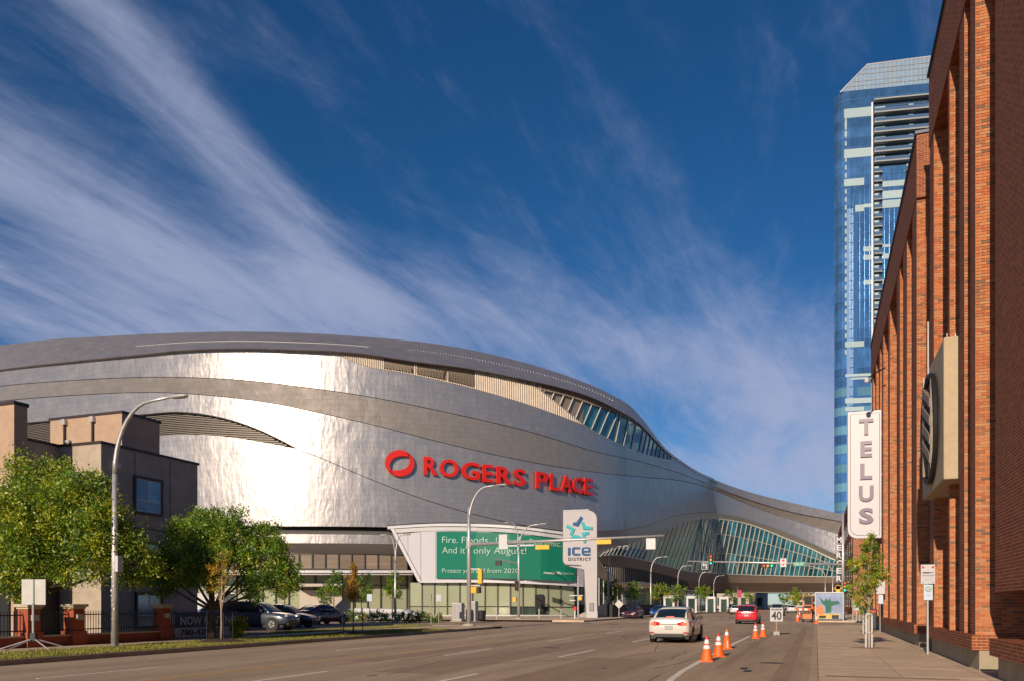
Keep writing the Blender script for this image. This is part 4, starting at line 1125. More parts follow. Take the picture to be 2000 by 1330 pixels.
for k_ in range(0, 34): 
    x = 3.3 + k_ * 1.55; q.box(x - .03, -.10, 2, x + .03, 0.02, ztop)
q.build('mullions', 'tower_spandrel', tw, kind='stuff')
# crown: pale glass with a chamfered shoulder
cr = [(tX(1642), ztop + .01), (tX(1690), tz(133)), (tX(1690) + 45, tz(133) + 1.2), (tX(1690) + 45, ztop)]
q = MB(); q.prism([(x, 0.15, z) for x, z in cr], (6.0, 24, 0)); q.build('crown', 'tower_crown', tw)
q = MB()
for px in np.arange(1648, 1840, 7.6):
    x = tX(px); zt_ = tz(180 - (px - 1642)) if px < 1690 else tz(133) + (x - tX(1690)) * .0267; q.box(x - .05, .0, ztop, x + .05, .16, zt_)
for zc in (tz(172), tz(163), tz(150), tz(141)): q.box(tX(1641) + max(0, (zc - tz(180))), .0, zc, tX(1690) + 45, .16, zc + .14)
q.build('crown_grid', 'grey_metal', tw, kind='stuff')
q = MB(); q.tube([(tX(1641), .05, tz(181)), (tX(1690), .05, tz(132)), (tX(1690) + 45, .05, tz(132) + 1.2)], .22, 4); q.build('crown_coping', 'tower_white', tw)
def panel(px0, px1, py0, py1, m='tower_pale', dep=.12):
    q = MB(); q.box(tX(px0), -dep, tz(py1), tX(px1), .3, tz(py0)); return q.build('pale_panel', m, tw)
for a_ in ((1648, 1699, 215, 233), (1648, 1699, 294, 311), (1648, 1684, 352, 366), (1668, 1684, 404, 417), (1684, 1699, 403, 410), (1717, 1757, 362, 373), (1717, 1757, 381, 396), (1717, 1757, 399, 414),
           (1684, 1699, 486, 496), (1717, 1731, 484, 490), (1684, 1699, 502, 512), (1717, 1731, 502, 512), (1684, 1699, 551, 560), (1717, 1731, 551, 560), (1650, 1684, 668, 679), (1650, 1700, 731, 736), (1660, 1700, 738, 742),
           (1650, 1700, 778, 788), (1650, 1684, 795, 803), (1649, 1653, 240, 252), (1649, 1653, 258, 268)): panel(*a_)
q = MB()
for k_ in range(30): z = tz(240 + k_ * 15.6); q.box(tX(1649.6), -.08, z, tX(1652.5), .1, z + 1.5)
q.build('vent_strip', 'tower_pale', tw, kind='stuff')
for (pa, pb) in ((1664, 1672),): panel(pa, pb, 380, 1000, 'tower_spandrel', .10)
panel(1653, 1664, 410, 1000, 'tower_strip', .03).name = 'bright_strip'
q = MB(); q.box(tX(1700) - .5, -.2, tz(1000), tX(1700), .5, tz(207)); q.build('balcony_fin', 'tower_white', tw)
q = MB(); q.box(tX(1701), -.02, tz(333), tX(1850), .9, tz(206)); q.build('balcony_recess', 'recess_blue', tw)
mat('balcony_glass', (0.12, 0.20, 0.32), 0.1, metal=.4)
for i, py in enumerate((207, 232, 251, 270, 289, 308, 327)):
    q = MB(); q.box(tX(1700), -1.9, tz(py) - .25, tX(1850), .4, tz(py) + .2); q.build('balcony_slab', 'tower_slab', tw)
    if i:
        q = MB(); q.box(tX(1702), -1.85, tz(py) + .2, tX(1848), -1.78, tz(py) + 1.25); q.build('balcony_rail', 'balcony_glass', tw)
        q = MB(); q.box(tX(1704), -.12, tz(py) + .3, tX(1722), -.03, tz(py) + 2.6); q.box(tX(1764), -.12, tz(py) + .3, tX(1772), -.03, tz(py) + 2.6); q.build('balcony_door', 'tower_pale', tw)
for col, (pa, pb) in enumerate(((1701, 1716), (1758, 1775))):
    py = 345
    q = MB(); q.box(tX(pa), -.05, tz(1000), tX(pb), .5, tz(334)); q.build('balcony_recess', 'recess_blue', tw)
    while py < 760:
        q = MB(); q.box(tX(pa), -1.1, tz(py) - .22, tX(pb), .3, tz(py) + .12); q.build('balcony_slab', 'tower_slab', tw)
        q = MB(); q.box(tX(pa) + .05, -1.06, tz(py) + .12, tX(pb) - .05, -1.0, tz(py) + 1.15); q.build('balcony_rail', 'balcony_glass', tw)
        q = MB(); q.box(tX(pa) + .3, -.12, tz(py) + .15, tX(pb) - 1.0, -.06, tz(py) + 2.3); q.build('balcony_door', 'tower_pale', tw); py += 17.5
for a_ in ((1796, 1798, 207, 238), (1812, 1814, 207, 238), (1796, 1814, 205, 208), (1796, 1814, 236, 239)):
    q = MB(); q.box(tX(a_[0]), -2.4, tz(a_[3]), tX(a_[1]) , -1.9, tz(a_[2])); q.build('white_frame', 'tower_white', tw)

# ---------------------------------------------------------------- stucco apartment block on the left
mat('stucco', (0.44, 0.31, 0.22), 0.9, var=.10, vscale=2.5, bump=.35, bscale=50, var2=.10, v2scale=.4, spec=.15)
mat('stucco_dark', (0.42, 0.35, 0.285), 0.9, var=.12, vscale=2, bump=.35, bscale=50, var2=.12, v2scale=.4, spec=.15)
mat('frame_dark', (0.035, 0.02, 0.02), 0.5)
mat('window_glass', (0.20, 0.25, 0.32), 0.06, metal=.3, var=.3, vscale=1.2, objrand=.3)
mat('window_white', (0.62, 0.62, 0.66), 0.5)
cd = thing('apartment_block', 'flat roofed stucco apartment block with tan penthouse behind the leafy trees', 'apartment building', (-38, 32, 0.1), world=True)
def cbox(name, m, *a): return bx_(name, m, *a, parent=cd)
cbox('wall', 'stucco_dark', -48, 28.9, .1, -31, 35.2, 9.05)
cbox('wall', 'stucco_dark', -48, 26.75, .1, -33.6, 28.9, 9.05)
cbox('wall', 'stucco', -60, 26.1, .1, -33, 26.75, 10.4)
cbox('penthouse', 'stucco', -40.2, 34.0, 9.0, -35, 36.7, 11.9)
for a_ in ((-48.1, 28.85, 9.05, -30.95, 35.3, 9.17), (-48.1, 26.75, 9.05, -33.55, 28.85, 9.17), (-60, 26.05, 10.4, -32.95, 26.8, 10.55), (-40.28, 33.95, 11.9, -34.93, 36.77, 12.03)): cbox('roof_cap', 'frame_dark', *a_)
for x in (-39.05, -37.0):
    cbox('scupper', 'galv', x - .14, 33.8, 11.55, x + .14, 34, 11.85); cbox('downpipe', 'frame_dark', x - .05, 33.88, 9.1, x + .05, 34, 11.6)
def window(y0, y1, z0, z1):
    fr = MB(); X = -31
    fr.box(X, y0 - .12, z0 - .12, X + .09, y1 + .12, z0); fr.box(X, y0 - .12, z1, X + .09, y1 + .12, z1 + .12); fr.box(X, y0 - .12, z0, X + .09, y0, z1); fr.box(X, y1, z0, X + .09, y1 + .12, z1)
    w_ = fr.build('window', 'frame_dark', cd)
    zm = z0 + (z1 - z0) * .34; ym = (y0 + y1) / 2
    for a_ in ((y0 + .05, ym - .03, zm + .03, z1 - .05), (ym + .03, y1 - .05, zm + .03, z1 - .05), (y0 + .05, y1 - .05, z0 + .05, zm - .03)):
        q = MB(); q.box(X - .02, a_[0], a_[2], X + .03, a_[1], a_[3]); q.build('pane', 'window_glass', w_)
    q = MB()
    for a_ in ((y0, y1, z0, z0 + .05), (y0, y1, z1 - .05, z1), (y0, y1, zm - .03, zm + .03)): q.box(X, a_[0], a_[2], X + .045, a_[1], a_[3])
    for a_ in ((y0, y0 + .05, z0 + .05, zm - .03), (y0, y0 + .05, zm + .03, z1 - .05), (y1 - .05, y1, z0 + .05, zm - .03), (y1 - .05, y1, zm + .03, z1 - .05), (ym - .03, ym + .03, zm + .03, z1 - .05)): q.box(X, a_[0], a_[2], X + .045, a_[1], a_[3])
    q.build('sash', 'window_white', w_)
yw0, yw1 = atX(264, -31)[1], atX(313, -31)[1]
window(yw0, yw1, 6.15, 7.75)
window(yw0, yw1, 3.0, 4.6)
window(yw0 + .1, yw1, .55, 2.1)
for z_ in (2.55, 5.3): cbox('reveal_line', 'frame_dark', -31.0, 28.95, z_, -30.975, 35.2, z_ + .05)
cbox('parkade_opening', 'dark', -33.65, 26.85, .12, -33.5, 28.8, 2.4)
cbox('parkade_opening', 'dark', -60, 26.0, .12, -33.2, 26.12, 2.7)
cbox('flood_lamp', 'white_metal', -31.1 + .1, 29.55, 8.0, -30.75, 29.85, 8.2)

for yy in (30.9, 33.2): cbox('stucco_joint', 'frame_dark', -31.0, yy, .2, -30.985, yy + .018, 9.0)
for z_ in (1.15,): cbox('weep_screed', 'galv_matt', -31.0, 28.95, z_ - .9, -30.96, 35.2, z_ - .86)
for x_, y_ in ((-34.5, 30.2), (-33.1, 32.0), (-37.5, 31.0)):
    q = MB(); q.lathe([(.09, 9.1), (.09, 9.55), (.15, 9.56), (.15, 9.66), (.02, 9.72)], (x_, y_, 0), 10); q.build('roof_vent', 'galv_matt', cd)
cbox('wall_vent', 'galv_matt', -31.0, 30.0, 5.6, -30.93, 30.35, 5.8)
cbox('wall_vent', 'galv_matt', -31.0, 33.6, 2.8, -30.93, 33.95, 3.0)
# ---------------------------------------------------------------- foliage
def leaf_mat(name, c, tr=0.4):
    m = bpy.data.materials.new(name); m.use_nodes = True; nt = m.node_tree; nt.nodes.clear(); L = nt.links
    o = nt.nodes.new('ShaderNodeOutputMaterial'); d = nt.nodes.new('ShaderNodeBsdfDiffuse'); t = nt.nodes.new('ShaderNodeBsdfTranslucent'); g = nt.nodes.new('ShaderNodeBsdfGlossy')
    mx = nt.nodes.new('ShaderNodeMixShader'); mx.inputs[0].default_value = tr; m2 = nt.nodes.new('ShaderNodeMixShader'); m2.inputs[0].default_value = 0.05; g.inputs['Roughness'].default_value = .45
    tcn = nt.nodes.new('ShaderNodeTexCoord'); n = nt.nodes.new('ShaderNodeTexNoise'); n.inputs['Scale'].default_value = 2.2; n.inputs['Detail'].default_value = 5
    L.new(tcn.outputs['Object'], n.inputs['Vector']); r = nt.nodes.new('ShaderNodeMapRange'); r.inputs['From Min'].default_value = .3; r.inputs['From Max'].default_value = .7; r.inputs['To Min'].default_value = .6; r.inputs['To Max'].default_value = 1.4
    L.new(n.outputs[0], r.inputs[0]); v_ = nt.nodes.new('ShaderNodeVectorMath'); v_.operation = 'SCALE'; v_.inputs[0].default_value = c; L.new(r.outputs[0], v_.inputs['Scale'])
    L.new(v_.outputs[0], d.inputs[0]); v2 = nt.nodes.new('ShaderNodeVectorMath'); v2.operation = 'MULTIPLY'; v2.inputs[1].default_value = (1.25, 1.15, .55); L.new(v_.outputs[0], v2.inputs[0]); L.new(v2.outputs[0], t.inputs[0])
    L.new(d.outputs[0], mx.inputs[1]); L.new(t.outputs[0], mx.inputs[2]); L.new(mx.outputs[0], m2.inputs[1]); L.new(g.outputs[0], m2.inputs[2]); L.new(m2.outputs[0], o.inputs[0]); MATS[name] = m
leaf_mat('leaf_mid', (0.19, 0.33, 0.028)); leaf_mat('leaf_light', (0.44, 0.45, 0.032)); leaf_mat('leaf_dark', (0.06, 0.14, 0.018)); leaf_mat('leaf_gold', (0.52, 0.31, 0.035)); leaf_mat('leaf_far', (0.055, 0.10, 0.022))
mat('bark', (0.10, 0.07, 0.05), 0.9, var=.3, vscale=8, bump=.8, bscale=30, stretch=(1, 1, .3))
mat('bark_pale', (0.34, 0.24, 0.16), 0.85, var=.2, vscale=8)
LS = ['leaf_mid', 'leaf_light', 'leaf_dark', 'leaf_gold']
rng = np.random.default_rng(5)
def leaves(blobs, n, size, wts, shell=0.55, clump=0.22, squash=0.9):
    """blobs: (x, y, z, r); leaf quads in clumps spread through the blobs"""
    vols = np.array([b_[3] ** 2.2 for b_ in blobs]); pr = vols / vols.sum()
    nc = max(8, n // 26)
    bl2 = []
    for b_ in blobs:                                     # knobbly outline: smaller lobes budding off each main lobe
        bl2.append(tuple(b_))
        for _ in range(5):
            dd = rng.normal(size=3); dd /= np.linalg.norm(dd); r2 = b_[3] * rng.uniform(.30, .52); bl2.append(tuple(np.array(b_[:3]) + dd * (b_[3] * 1.02 - r2 * .35)) + (r2,))
    vols = np.array([b_[3] ** 2.2 for b_ in bl2]); pr = vols / vols.sum()
    bi = rng.choice(len(bl2), nc, p=pr); B = np.array(bl2)[bi]
    d = rng.normal(size=(nc, 3)); d /= np.linalg.norm(d, axis=1)[:, None]
    rr = (shell + (1 - shell) * rng.random(nc) ** .6) * B[:, 3] * rng.uniform(.85, 1.12, nc)
    cc = B[:, :3] + d * rr[:, None] * np.array([1, 1, squash])
    cm = rng.choice(len(wts), nc, p=np.array(wts) / sum(wts))
    ci = rng.integers(0, nc, n); c = cc[ci] + rng.normal(size=(n, 3)) * clump * (B[ci, 3] ** .5)[:, None] * .8
    a = rng.normal(size=(n, 3)); a /= np.linalg.norm(a, axis=1)[:, None]
    w = rng.normal(size=(n, 3)); w -= (w * a).sum(1)[:, None] * a; w /= np.linalg.norm(w, axis=1)[:, None]
    s = size * rng.uniform(.6, 1.35, n)[:, None]
    V = np.stack([c - a * s, c + w * s * .42, c + a * s, c - w * s * .42], 1).reshape(-1, 3)
    mi = np.where(rng.random(n) < .88, cm[ci], rng.choice(len(wts), n, p=np.array(wts) / sum(wts)))
    return V, mi
def crown(name, V, mi, parent, mats=LS):
    n = len(mi); me = bpy.data.meshes.new(name); me.vertices.add(4 * n); me.vertices.foreach_set('co', V.astype(np.float32).ravel())
    me.loops.add(4 * n); me.loops.foreach_set('vertex_index', np.arange(4 * n, dtype=np.int32)); me.polygons.add(n)
    me.polygons.foreach_set('loop_start', np.arange(0, 4 * n, 4, dtype=np.int32)); me.polygons.foreach_set('loop_total', np.full(n, 4, dtype=np.int32))
    for m in mats: me.materials.append(MATS[m])
    me.polygons.foreach_set('material_index', mi.astype(np.int32)); me.update(calc_edges=True); me.validate()
    o = bpy.data.objects.new(name, me); COL.objects.link(o); o.parent = parent; o['kind'] = 'stuff'; return o
def tree(name, label, loc, h0, blobs, n, size, wts, tr=0.1, bark='bark', group=None, clump=.2, shell=.5, lean=0.0, forks=True):
    t = thing(name, label, 'tree', loc, group=group)
    top = max(b_[2] for b_ in blobs)
    q = MB(); q.tube([(0, 0, 0), (lean * .3, 0.02, h0 * .5), (lean, 0, h0), (lean * .8, .03, (h0 + top) / 2), (lean, 0, top)], [tr * 1.25, tr, tr * .85, tr * .5, tr * .15], 8)
    q.build('trunk', bark, t, smooth=True)
    q = MB()
    if forks:
        for b_ in blobs:
            z0 = h0 * random.uniform(.8, 1.05); m_ = Vector((b_[0] * .4 + lean * .5, b_[1] * .4, z0 + (b_[2] - z0) * .35)); e = Vector(b_[:3])
            q.tube([(lean * .9, 0, z0), m_, e], [tr * .5, tr * .34, tr * .12], 6)
            for j in range(6):
                d = Vector((random.gauss(0, 1), random.gauss(0, 1), random.gauss(.2, .7))).normalized() * b_[3] * .9
                q.tube([m_.lerp(e, random.uniform(.4, 1)), e + d * .5, e + d], [tr * .2, tr * .12, tr * .04], 4)
        q.build('limbs', bark, t, smooth=True, kind='stuff')
    V, mi = leaves(blobs, n, size, wts, shell, clump); crown('crown', V, mi, t); return t
random.seed(31)
# two big ash trees on the left
x, y = P(62, 29.5)
tree('leafy_tree', 'big full green tree at the far left, sunlit yellow-green on its near side', (x, y, .14), 2.0,
     [(-1.0, .2, 3.9, 1.5), (.6, -.3, 4.4, 1.6), (-.3, .5, 5.4, 1.35), (2.0, .4, 4.6, 1.35), (2.9, .8, 3.9, 1.15), (-2.4, .1, 4.2, 1.4), (1.4, .6, 5.3, 1.1), (.9, -.8, 3.1, 1.15), (-.6, -.9, 3.1, 1.3), (2.4, 0, 2.9, .9), (-3.4, 0, 3.3, 1.4), (3.2, 1.4, 3.0, .9)], 105000, .060, (46, 34, 20, 0), tr=.16, clump=.2)
x, y = P(414, 34.6)
tree('leafy_tree', 'broad green tree with forked trunk growing in front of the rental banner', (x, y, .14), 1.35,
     [(-1.6, 0, 3.7, 1.15), (-.3, .2, 4.5, 1.15), (1.1, .3, 4.1, 1.15), (2.1, .6, 3.3, 1.05), (-2.4, -.3, 3.0, .85), (.2, -.5, 3.2, 1.1), (2.9, .9, 2.5, .75), (-1.0, .6, 4.9, .75), (2.0, 1.0, 4.3, .75), (-2.0, -.5, 2.3, .6), (1.4, .6, 2.2, .6)], 70000, .056, (54, 14, 32, 0), tr=.14, clump=.19, shell=.45)
# slender young trees in mulch beds along the verge
def bed(x, y):
    q = MB(); q.lathe([(.95, .0), (.9, .16), (.5, .22), (.1, .24)], (0, 0, 0), 14); t = thing('mulch_bed', 'round red-brown mulch bed under the young golden tree at %s' % ('the banner' if y < 34 else 'the diamond sign'), 'mulch bed', (x, y, .03)); q.build('mulch', 'soil', t)
    q = MB()
    for a in (0, 2.1, 4.2): q.tube([(.55 * math.cos(a), .55 * math.sin(a), .1), (.55 * math.cos(a), .55 * math.sin(a), 1.25)], .02, 5)
    q.build('stakes', 'dark', t, kind='stuff')
x, y = P(432, 31.8); bed(x, y)
tree('young_tree', 'slim young tree with golden leaves in front of the broad green tree', (x, y, .2), 1.3, [(-.1, 0, 2.6, .42), (.1, 0, 3.2, .36), (-.15, 0, 2.1, .35), (.2, .1, 2.7, .35)], 1500, .045, (15, 25, 5, 55), tr=.035, bark='bark_pale', clump=.16)
x, y = P(690, 42); bed(x, y)
tree('young_tree', 'slim young tree with orange-gold leaves beside the diamond sign', (x, y, .2), 1.2, [(0, 0, 2.2, .42), (-.08, 0, 2.8, .38), (.1, 0, 3.3, .28), (.05, 0, 1.8, .34)], 2600, .05, (6, 12, 2, 80), tr=.035, bark='bark_pale', clump=.13)
x, y = P(466, 36); b_ = thing('shrub', 'rounded yellow-green shrub at the right end of the rental banner', 'shrub', (x, y, .14)); V, mi = leaves([(0, 0, .45, .42), (.1, 0, .75, .28)], 2200, .05, (30, 60, 10, 0), .3, .1); crown('foliage', V, mi, b_)
# trees on the plaza
for i, (px, d, zc, r, lab, n) in enumerate([(502, 76, 2.9, .95, 'small plaza tree behind the dark parked sedan', 1800), (556, 74, 3.2, 1.1, 'plaza tree seen between the big green tree and the entrance', 2200), (634, 82, 2.6, 1.0, 'short round plaza tree in front of the entrance wall', 1800), (652, 78, 3.3, .95, 'upright plaza tree right of the entrance wall', 2000), (706, 80, 3.1, 1.15, 'dark plaza tree directly behind the golden young tree', 2600), (766, 76, 3.0, 1.0, 'dark plaza tree beside the lamp post left of the pavilion', 2400)]):
    x, y = P(px, d); tree('plaza_tree', lab, (x, y, .15), 1.5, [(0, 0, zc, r * .85), (r * .3, 0, zc + .9, r * .6), (-r * .35, .2, zc - .5, r * .65), (r * .3, .1, zc - .7, r * .5)], n, .085, (40, 10, 50, 0), tr=.06, clump=.2, forks=False, group='small trees on the plaza')
for i, (px, d, n) in enumerate([(1196, 108, 1400), (1232, 118, 1300), (1290, 124, 1500), (1322, 133, 1300), (1370, 142, 1500), (1378, 166, 900), (1425, 175, 900), (1465, 190, 1200)]):
    x, y = P(px, d); lab = ['first small tree beyond the pylon', 'second small tree beyond the pylon, behind the maroon car', 'green tree beside the first white portal', 'tree between the first and second white portals', 'yellow-green tree right of the second white portal', 'small tree in front of the third portal', 'small tree beside the last lamp post before the bridge', 'dark tree in the shade under the bridge'][i]
    tree('street_tree', lab, (x, y, .15), 1.8, [(0, 0, 3.2, 1.2), (.5, 0, 4.0, .8), (-.5, 0, 3.9, .8)], n, .13, (35, 15, 50, 0) if i not in (2, 4) else (40, 40, 20, 0), tr=.07, forks=False, group='street trees by the arena', clump=.25)
# saplings on the right pavement
def guard(t):
    q = MB()
    for a in range(8):
        c_, s_ = .11 * math.cos(a * math.pi / 4), .11 * math.sin(a * math.pi / 4); q.box(c_ - .012, s_ - .012, .02, c_ + .012, s_ + .012, 1.15)
    q.lathe([(.125, 1.12), (.125, 1.16)], (0, 0, 0), 12); q.lathe([(.125, .5), (.125, .53)], (0, 0, 0), 12); q.build('tree_guard', 'galv_matt', t)
    q = MB(); q.lathe([(.7, .001), (.7, .012)], (0, 0, 0), 4); q.build('tree_grate', 'patch', t)
x, y = P(1697, 27.4)
t = tree('pavement_sapling', 'slender green sapling with tree guard on the right pavement, in front of the blade sign', (x, y, .15), 1.5, [(0, 0, 2.2, .40), (.05, 0, 2.8, .42), (0, 0, 3.35, .30), (-.35, 0, 2.0, .33), (-.42, 0, 2.75, .26), (.32, 0, 2.4, .33), (.3, .1, 3.2, .24), (-.15, 0, 1.65, .3), (.1, 0, 3.7, .16)], 4600, .045, (48, 30, 10, 12), tr=.04, bark='bark_pale', clump=.15); guard(t)
x, y = P(1690, 40)
t = tree('pavement_sapling', 'dark narrow sapling further up the right pavement beside the dark letter box', (x, y, .15), .8, [(0, 0, 1.5, .32), (0, 0, 1.0, .28), (0, 0, 2.0, .3)], 1500, .05, (30, 10, 60, 0), tr=.035, clump=.12); guard(t)
# hedge
hd = thing('hedge', 'low clipped hedge along the plaza edge in front of the pavilion', 'hedge', (*P(735, 74), .15))
a_, c_ = Vector((*P(640, 75), 0)) - Vector((*P(735, 74), 0)), Vector((*P(852, 72), 0)) - Vector((*P(735, 74), 0))
bl = [(*(a_.lerp(c_, i / 14.0))[:2], .35, .5) for i in range(15)]; V, mi = leaves(bl, 9000, .08, (30, 15, 45, 10), .3, .22, .8); crown('foliage', V, mi, hd)

# ---------------------------------------------------------------- lamps and signals
def lamp_path(h, reach, r=1.6, n=9):
    return [(0, 0, h - r * 1.6)] + [(reach * (1 - math.cos(t)) * .62, 0, h - r * 1.6 + r * 1.5 * math.sin(t)) for t in [i * math.pi / 2 / n for i in range(1, n + 1)]] + [(reach, 0, h - r * .05)]
def lamp_post(label, loc, h, reach, rz=0.0, rad=.10, group=None, double=False, m='galv'):
    t = thing('street_lamp', label, 'street lamp', loc, rz, group=group)
    path = lamp_path(h, reach); q = MB(); q.tube([(0, 0, 0), (0, 0, (h - 2.6) * .5), path[0]], [rad * 1.15, rad, rad * .78], 10); q.build('pole', m, t, smooth=True)
    q = MB(); q.tube(path, [rad * .78 - (rad * .35) * i / len(path) for i in range(len(path))], 8); q.build('arm', m, t, smooth=True)
    def head(sx, hh, rr):
        q = MB(); q.lathe([(.02, -.42), (.10, -.30), (.135, 0), (.12, .22), (.03, .34)], (0, 0, 0), 12, axis='x')
        q.v = [(sx * (v_[0]) + rr + sx * .3, v_[1] * 1.0, v_[2] * .55 + hh) for v_ in q.v]; q.build('lamp_head', 'galv_matt', t, smooth=True)
    head(1, h - .1, reach)
    if double:
        p2 = [(-x_, y_, z_) for x_, y_, z_ in path]; q = MB(); q.tube(p2, [rad * .6 - (rad * .25) * i / len(path) for i in range(len(path))], 8); q.build('arm', 'grey_metal', t, smooth=True); head(-1, h - .1, -reach)
    q = MB(); q.box(-rad * 2, -rad * 2, 0, rad * 2, rad * 2, .03)
    for a in (-1, 1):
        for c_ in (-1, 1): q.lathe([(.025, .03), (.025, .09)], (a * rad * 1.6, c_ * rad * 1.6, 0), 6)
    q.build('base_plate', 'grey_metal', t); return t
x, y, z = G(224, 1262, .14)
t = lamp_post('tall galvanised lamp post with curved arm on the left verge before the apartment block', (x, y, z), 8.55, 2.55, rad=.105)
q = MB(); q.box(.1, -.1, 2.6, .24, .12, 3.15); q.build('control_box', 'white_metal', t)
random.seed(4)
q = MB()
for i in range(16):
    a = -math.pi / 2 + random.uniform(-.7, .7); z_ = .8 + i * .16; q.box(.118 * math.cos(a) - .03, .112 * math.sin(a) - .004, z_, .118 * math.cos(a) + .03, .112 * math.sin(a) + .004, z_ + random.uniform(.02, .07))
q.build('tape_scraps', 'paint_white', t, kind='stuff')
for px, d, lab in ((1188, 98, 'dark lamp post just right of the white pylon'), (1271, 120, 'lamp post rising behind the white sedan'), (1324, 147, 'lamp post left of the turn arrow sign'), (1365, 175, 'lamp post under the turn arrow sign'), (1394, 197, 'last lamp post before the glass bridge')):
    x, y = P(px, d); lamp_post(lab, (x, y, .15), 8.5, 1.9, rad=.12, group='lamp posts along the arena kerb', m='grey_metal' if px == 1188 else 'galv')
x, y = P(772, 71); lamp_post('lamp post with short double arms left of the green banner', (x, y, .15), 7.6, .9, rad=.10, double=True)
for px, d, z_ in ((1600, 170, 8.8), (1590, 205, 9.2)):
    x, y = P(px, d); x += 2.6; lamp_post('lamp post on the right pavement %s the glass bridge' % ('just before' if d < 200 else 'nearly under'), (x, y, .15), z_ + 1.4, 3.0, rz=math.pi, rad=.12)

def signal_head(t, c, horiz=False, face=-1, lit=None, body='signal_yellow', s=1.0):
    """three lens signal; the box is the housing, lenses face -y when face is -1"""
    L_ = .98 * s; w = .30 * s; q = MB(); x, y, z = c
    if horiz: q.box(x - L_/2, y - .11, z - w/2, x + L_/2, y + .11, z + w/2)
    else: q.box(x - w/2, y - .11, z - L_/2, x + w/2, y + .11, z + L_/2)
    h = q.build('signal_housing', body, t, bevel=.03)
    cols = ['lens_red_off', 'lens_amber_off', 'lens_green'] if lit is None else lit
    for i, cl in enumerate(cols):
        o_ = (i - 1) * .32 * s; cx, cz = (x + o_, z) if horiz else (x, z - o_)
        q = MB(); q.lathe([(.105 * s, y + face * .11), (.105 * s, y + face * .13), (.03, y + face * .15)], (cx, 0, cz), 14, axis='y'); q.build('lens', cl, h)
        q = MB(); n = 10; vs = []; fs = []
        for k_ in range(n + 1):
            a = math.pi * k_ / n
            for yy, rr in ((.11, .125 * s), (.33, .12 * s)): vs.append((cx + rr * math.cos(a), y + face * yy, cz + rr * math.sin(a)))
        for k_ in range(n): fs.append((2*k_, 2*k_+1, 2*k_+3, 2*k_+2))
        m_ = len(vs); vs += [(v_[0] + (cx - v_[0]) * .08, v_[1], v_[2] + (cz - v_[2]) * .08) for v_ in vs]
        fs += [tuple(i_ + m_ for i_ in f[::-1]) for f in fs]; fs += [(1 + 2*k_, 3 + 2*k_, 3 + 2*k_ + m_, 1 + 2*k_ + m_) for k_ in range(n)]
        q.add(vs, fs); q.build('visor', body, h)
    return h
# near mast at the first corner
x, y, z = G(916, 1222, .15)
t = thing('signal_mast', 'near galvanised signal mast, its long arm over the avenue with two yellow housings', 'traffic signal', (x, y, .15))
q = MB(); q.tube([(0, 0, .12), (0, 0, 5.5), (0, 0, 8.0)], [.15, .14, .085], 12); q.build('pole', 'galv', t, smooth=True)
q = MB(); q.lathe([(.44, 0), (.40, .16), (.2, .2)], (0, 0, 0), 4 * 3); q.build('footing', 'concrete', t)
q = MB(); q.lathe([(.19, 5.30), (.19, 5.75)], (0, 0, 0), 12); q.build('collar', 'galv_matt', t)
q = MB(); q.tube([(0.1, 0, 5.5), (13.1, 0, 5.72)], [.125, .06], 10); q.build('mast_arm', 'galv', t, smooth=True)
path = [(px_, py_, pz_ + .15) for px_, py_, pz_ in lamp_path(9.35, 2.15)]; q = MB(); q.tube(path, [.085 - .004 * i for i in range(len(path))], 8); q.build('lamp_arm', 'galv', t, smooth=True)
q = MB(); q.lathe([(.02, -.42), (.09, -.30), (.12, 0), (.11, .22), (.03, .34)], (2.4, 0, 0), 12, axis='x'); q.v = [(v_[0], v_[1], v_[2] * .5 + 9.4) for v_ in q.v]; q.build('lamp_head', 'galv_matt', t, smooth=True)
def xm(px): return atY(px, y)[1] - x
signal_head(t, (xm(1060), .0, 5.18), True, face=1, s=.98); signal_head(t, (xm(1180), .0, 5.42), True, face=1, s=.98)
for px_, zc in ((984, 5.75), (1272, 5.22)):
    q = MB(); q.box(xm(px_) - .29, -.16, zc - .34, xm(px_) + .29, -.13, zc + .34); q.build('sign_back', 'white_metal', t)
signal_head(t, (.78, 0.1, 3.35), False, face=1, body='signal_yellow'); q = MB(); q.box(.1, 0, 3.82, .8, .04, 3.88); q.box(.1, 0, 2.72, .8, .04, 2.78); q.build('bracket', 'galv', t)
q = MB(); q.box(.22, -.22, 2.22, .62, .05, 2.64); q.build('pedestrian_signal', 'signal_yellow', t, bevel=.03)
q = MB(); q.box(.62, -.22, 2.22, .86, .12, 2.64); q.build('pedestrian_signal', 'black', t, bevel=.03)
# far corner pole with twin lamps
x, y, z = G(1013, 1208, .15)
t = thing('signal_mast', 'signal pole with twin curved lamp arms standing in front of the green banner', 'traffic signal', (x, y, .15))
q = MB(); q.tube([(0, 0, .1), (0, 0, 5.5), (0, 0, 7.4)], [.14, .12, .09], 10); q.build('pole', 'galv', t, smooth=True); q = MB(); q.lathe([(.42, 0), (.38, .14), (.2, .18)], (0, 0, 0), 12); q.build('footing', 'concrete', t)
for sx, reach in ((1, 2.6), (-1, 1.5)):
    path = [(sx * a_[0], a_[1] + (0 if sx > 0 else a_[0] * .5), a_[2] - (0 if sx > 0 else -.35)) for a_ in lamp_path(9.6, reach)]; q = MB(); q.tube(path, .065, 6); q.build('lamp_arm', 'galv' if sx > 0 else 'grey_metal', t, smooth=True)
    q = MB(); q.lathe([(.02, -.4), (.11, -.2), (.11, .2), (.03, .35)], (path[-1][0], 0, 0), 8, axis='x'); q.v = [(v_[0], v_[1] + path[-1][1], v_[2] * .5 + path[-1][2]) for v_ in q.v]; q.build('lamp_head', 'white_metal', t)
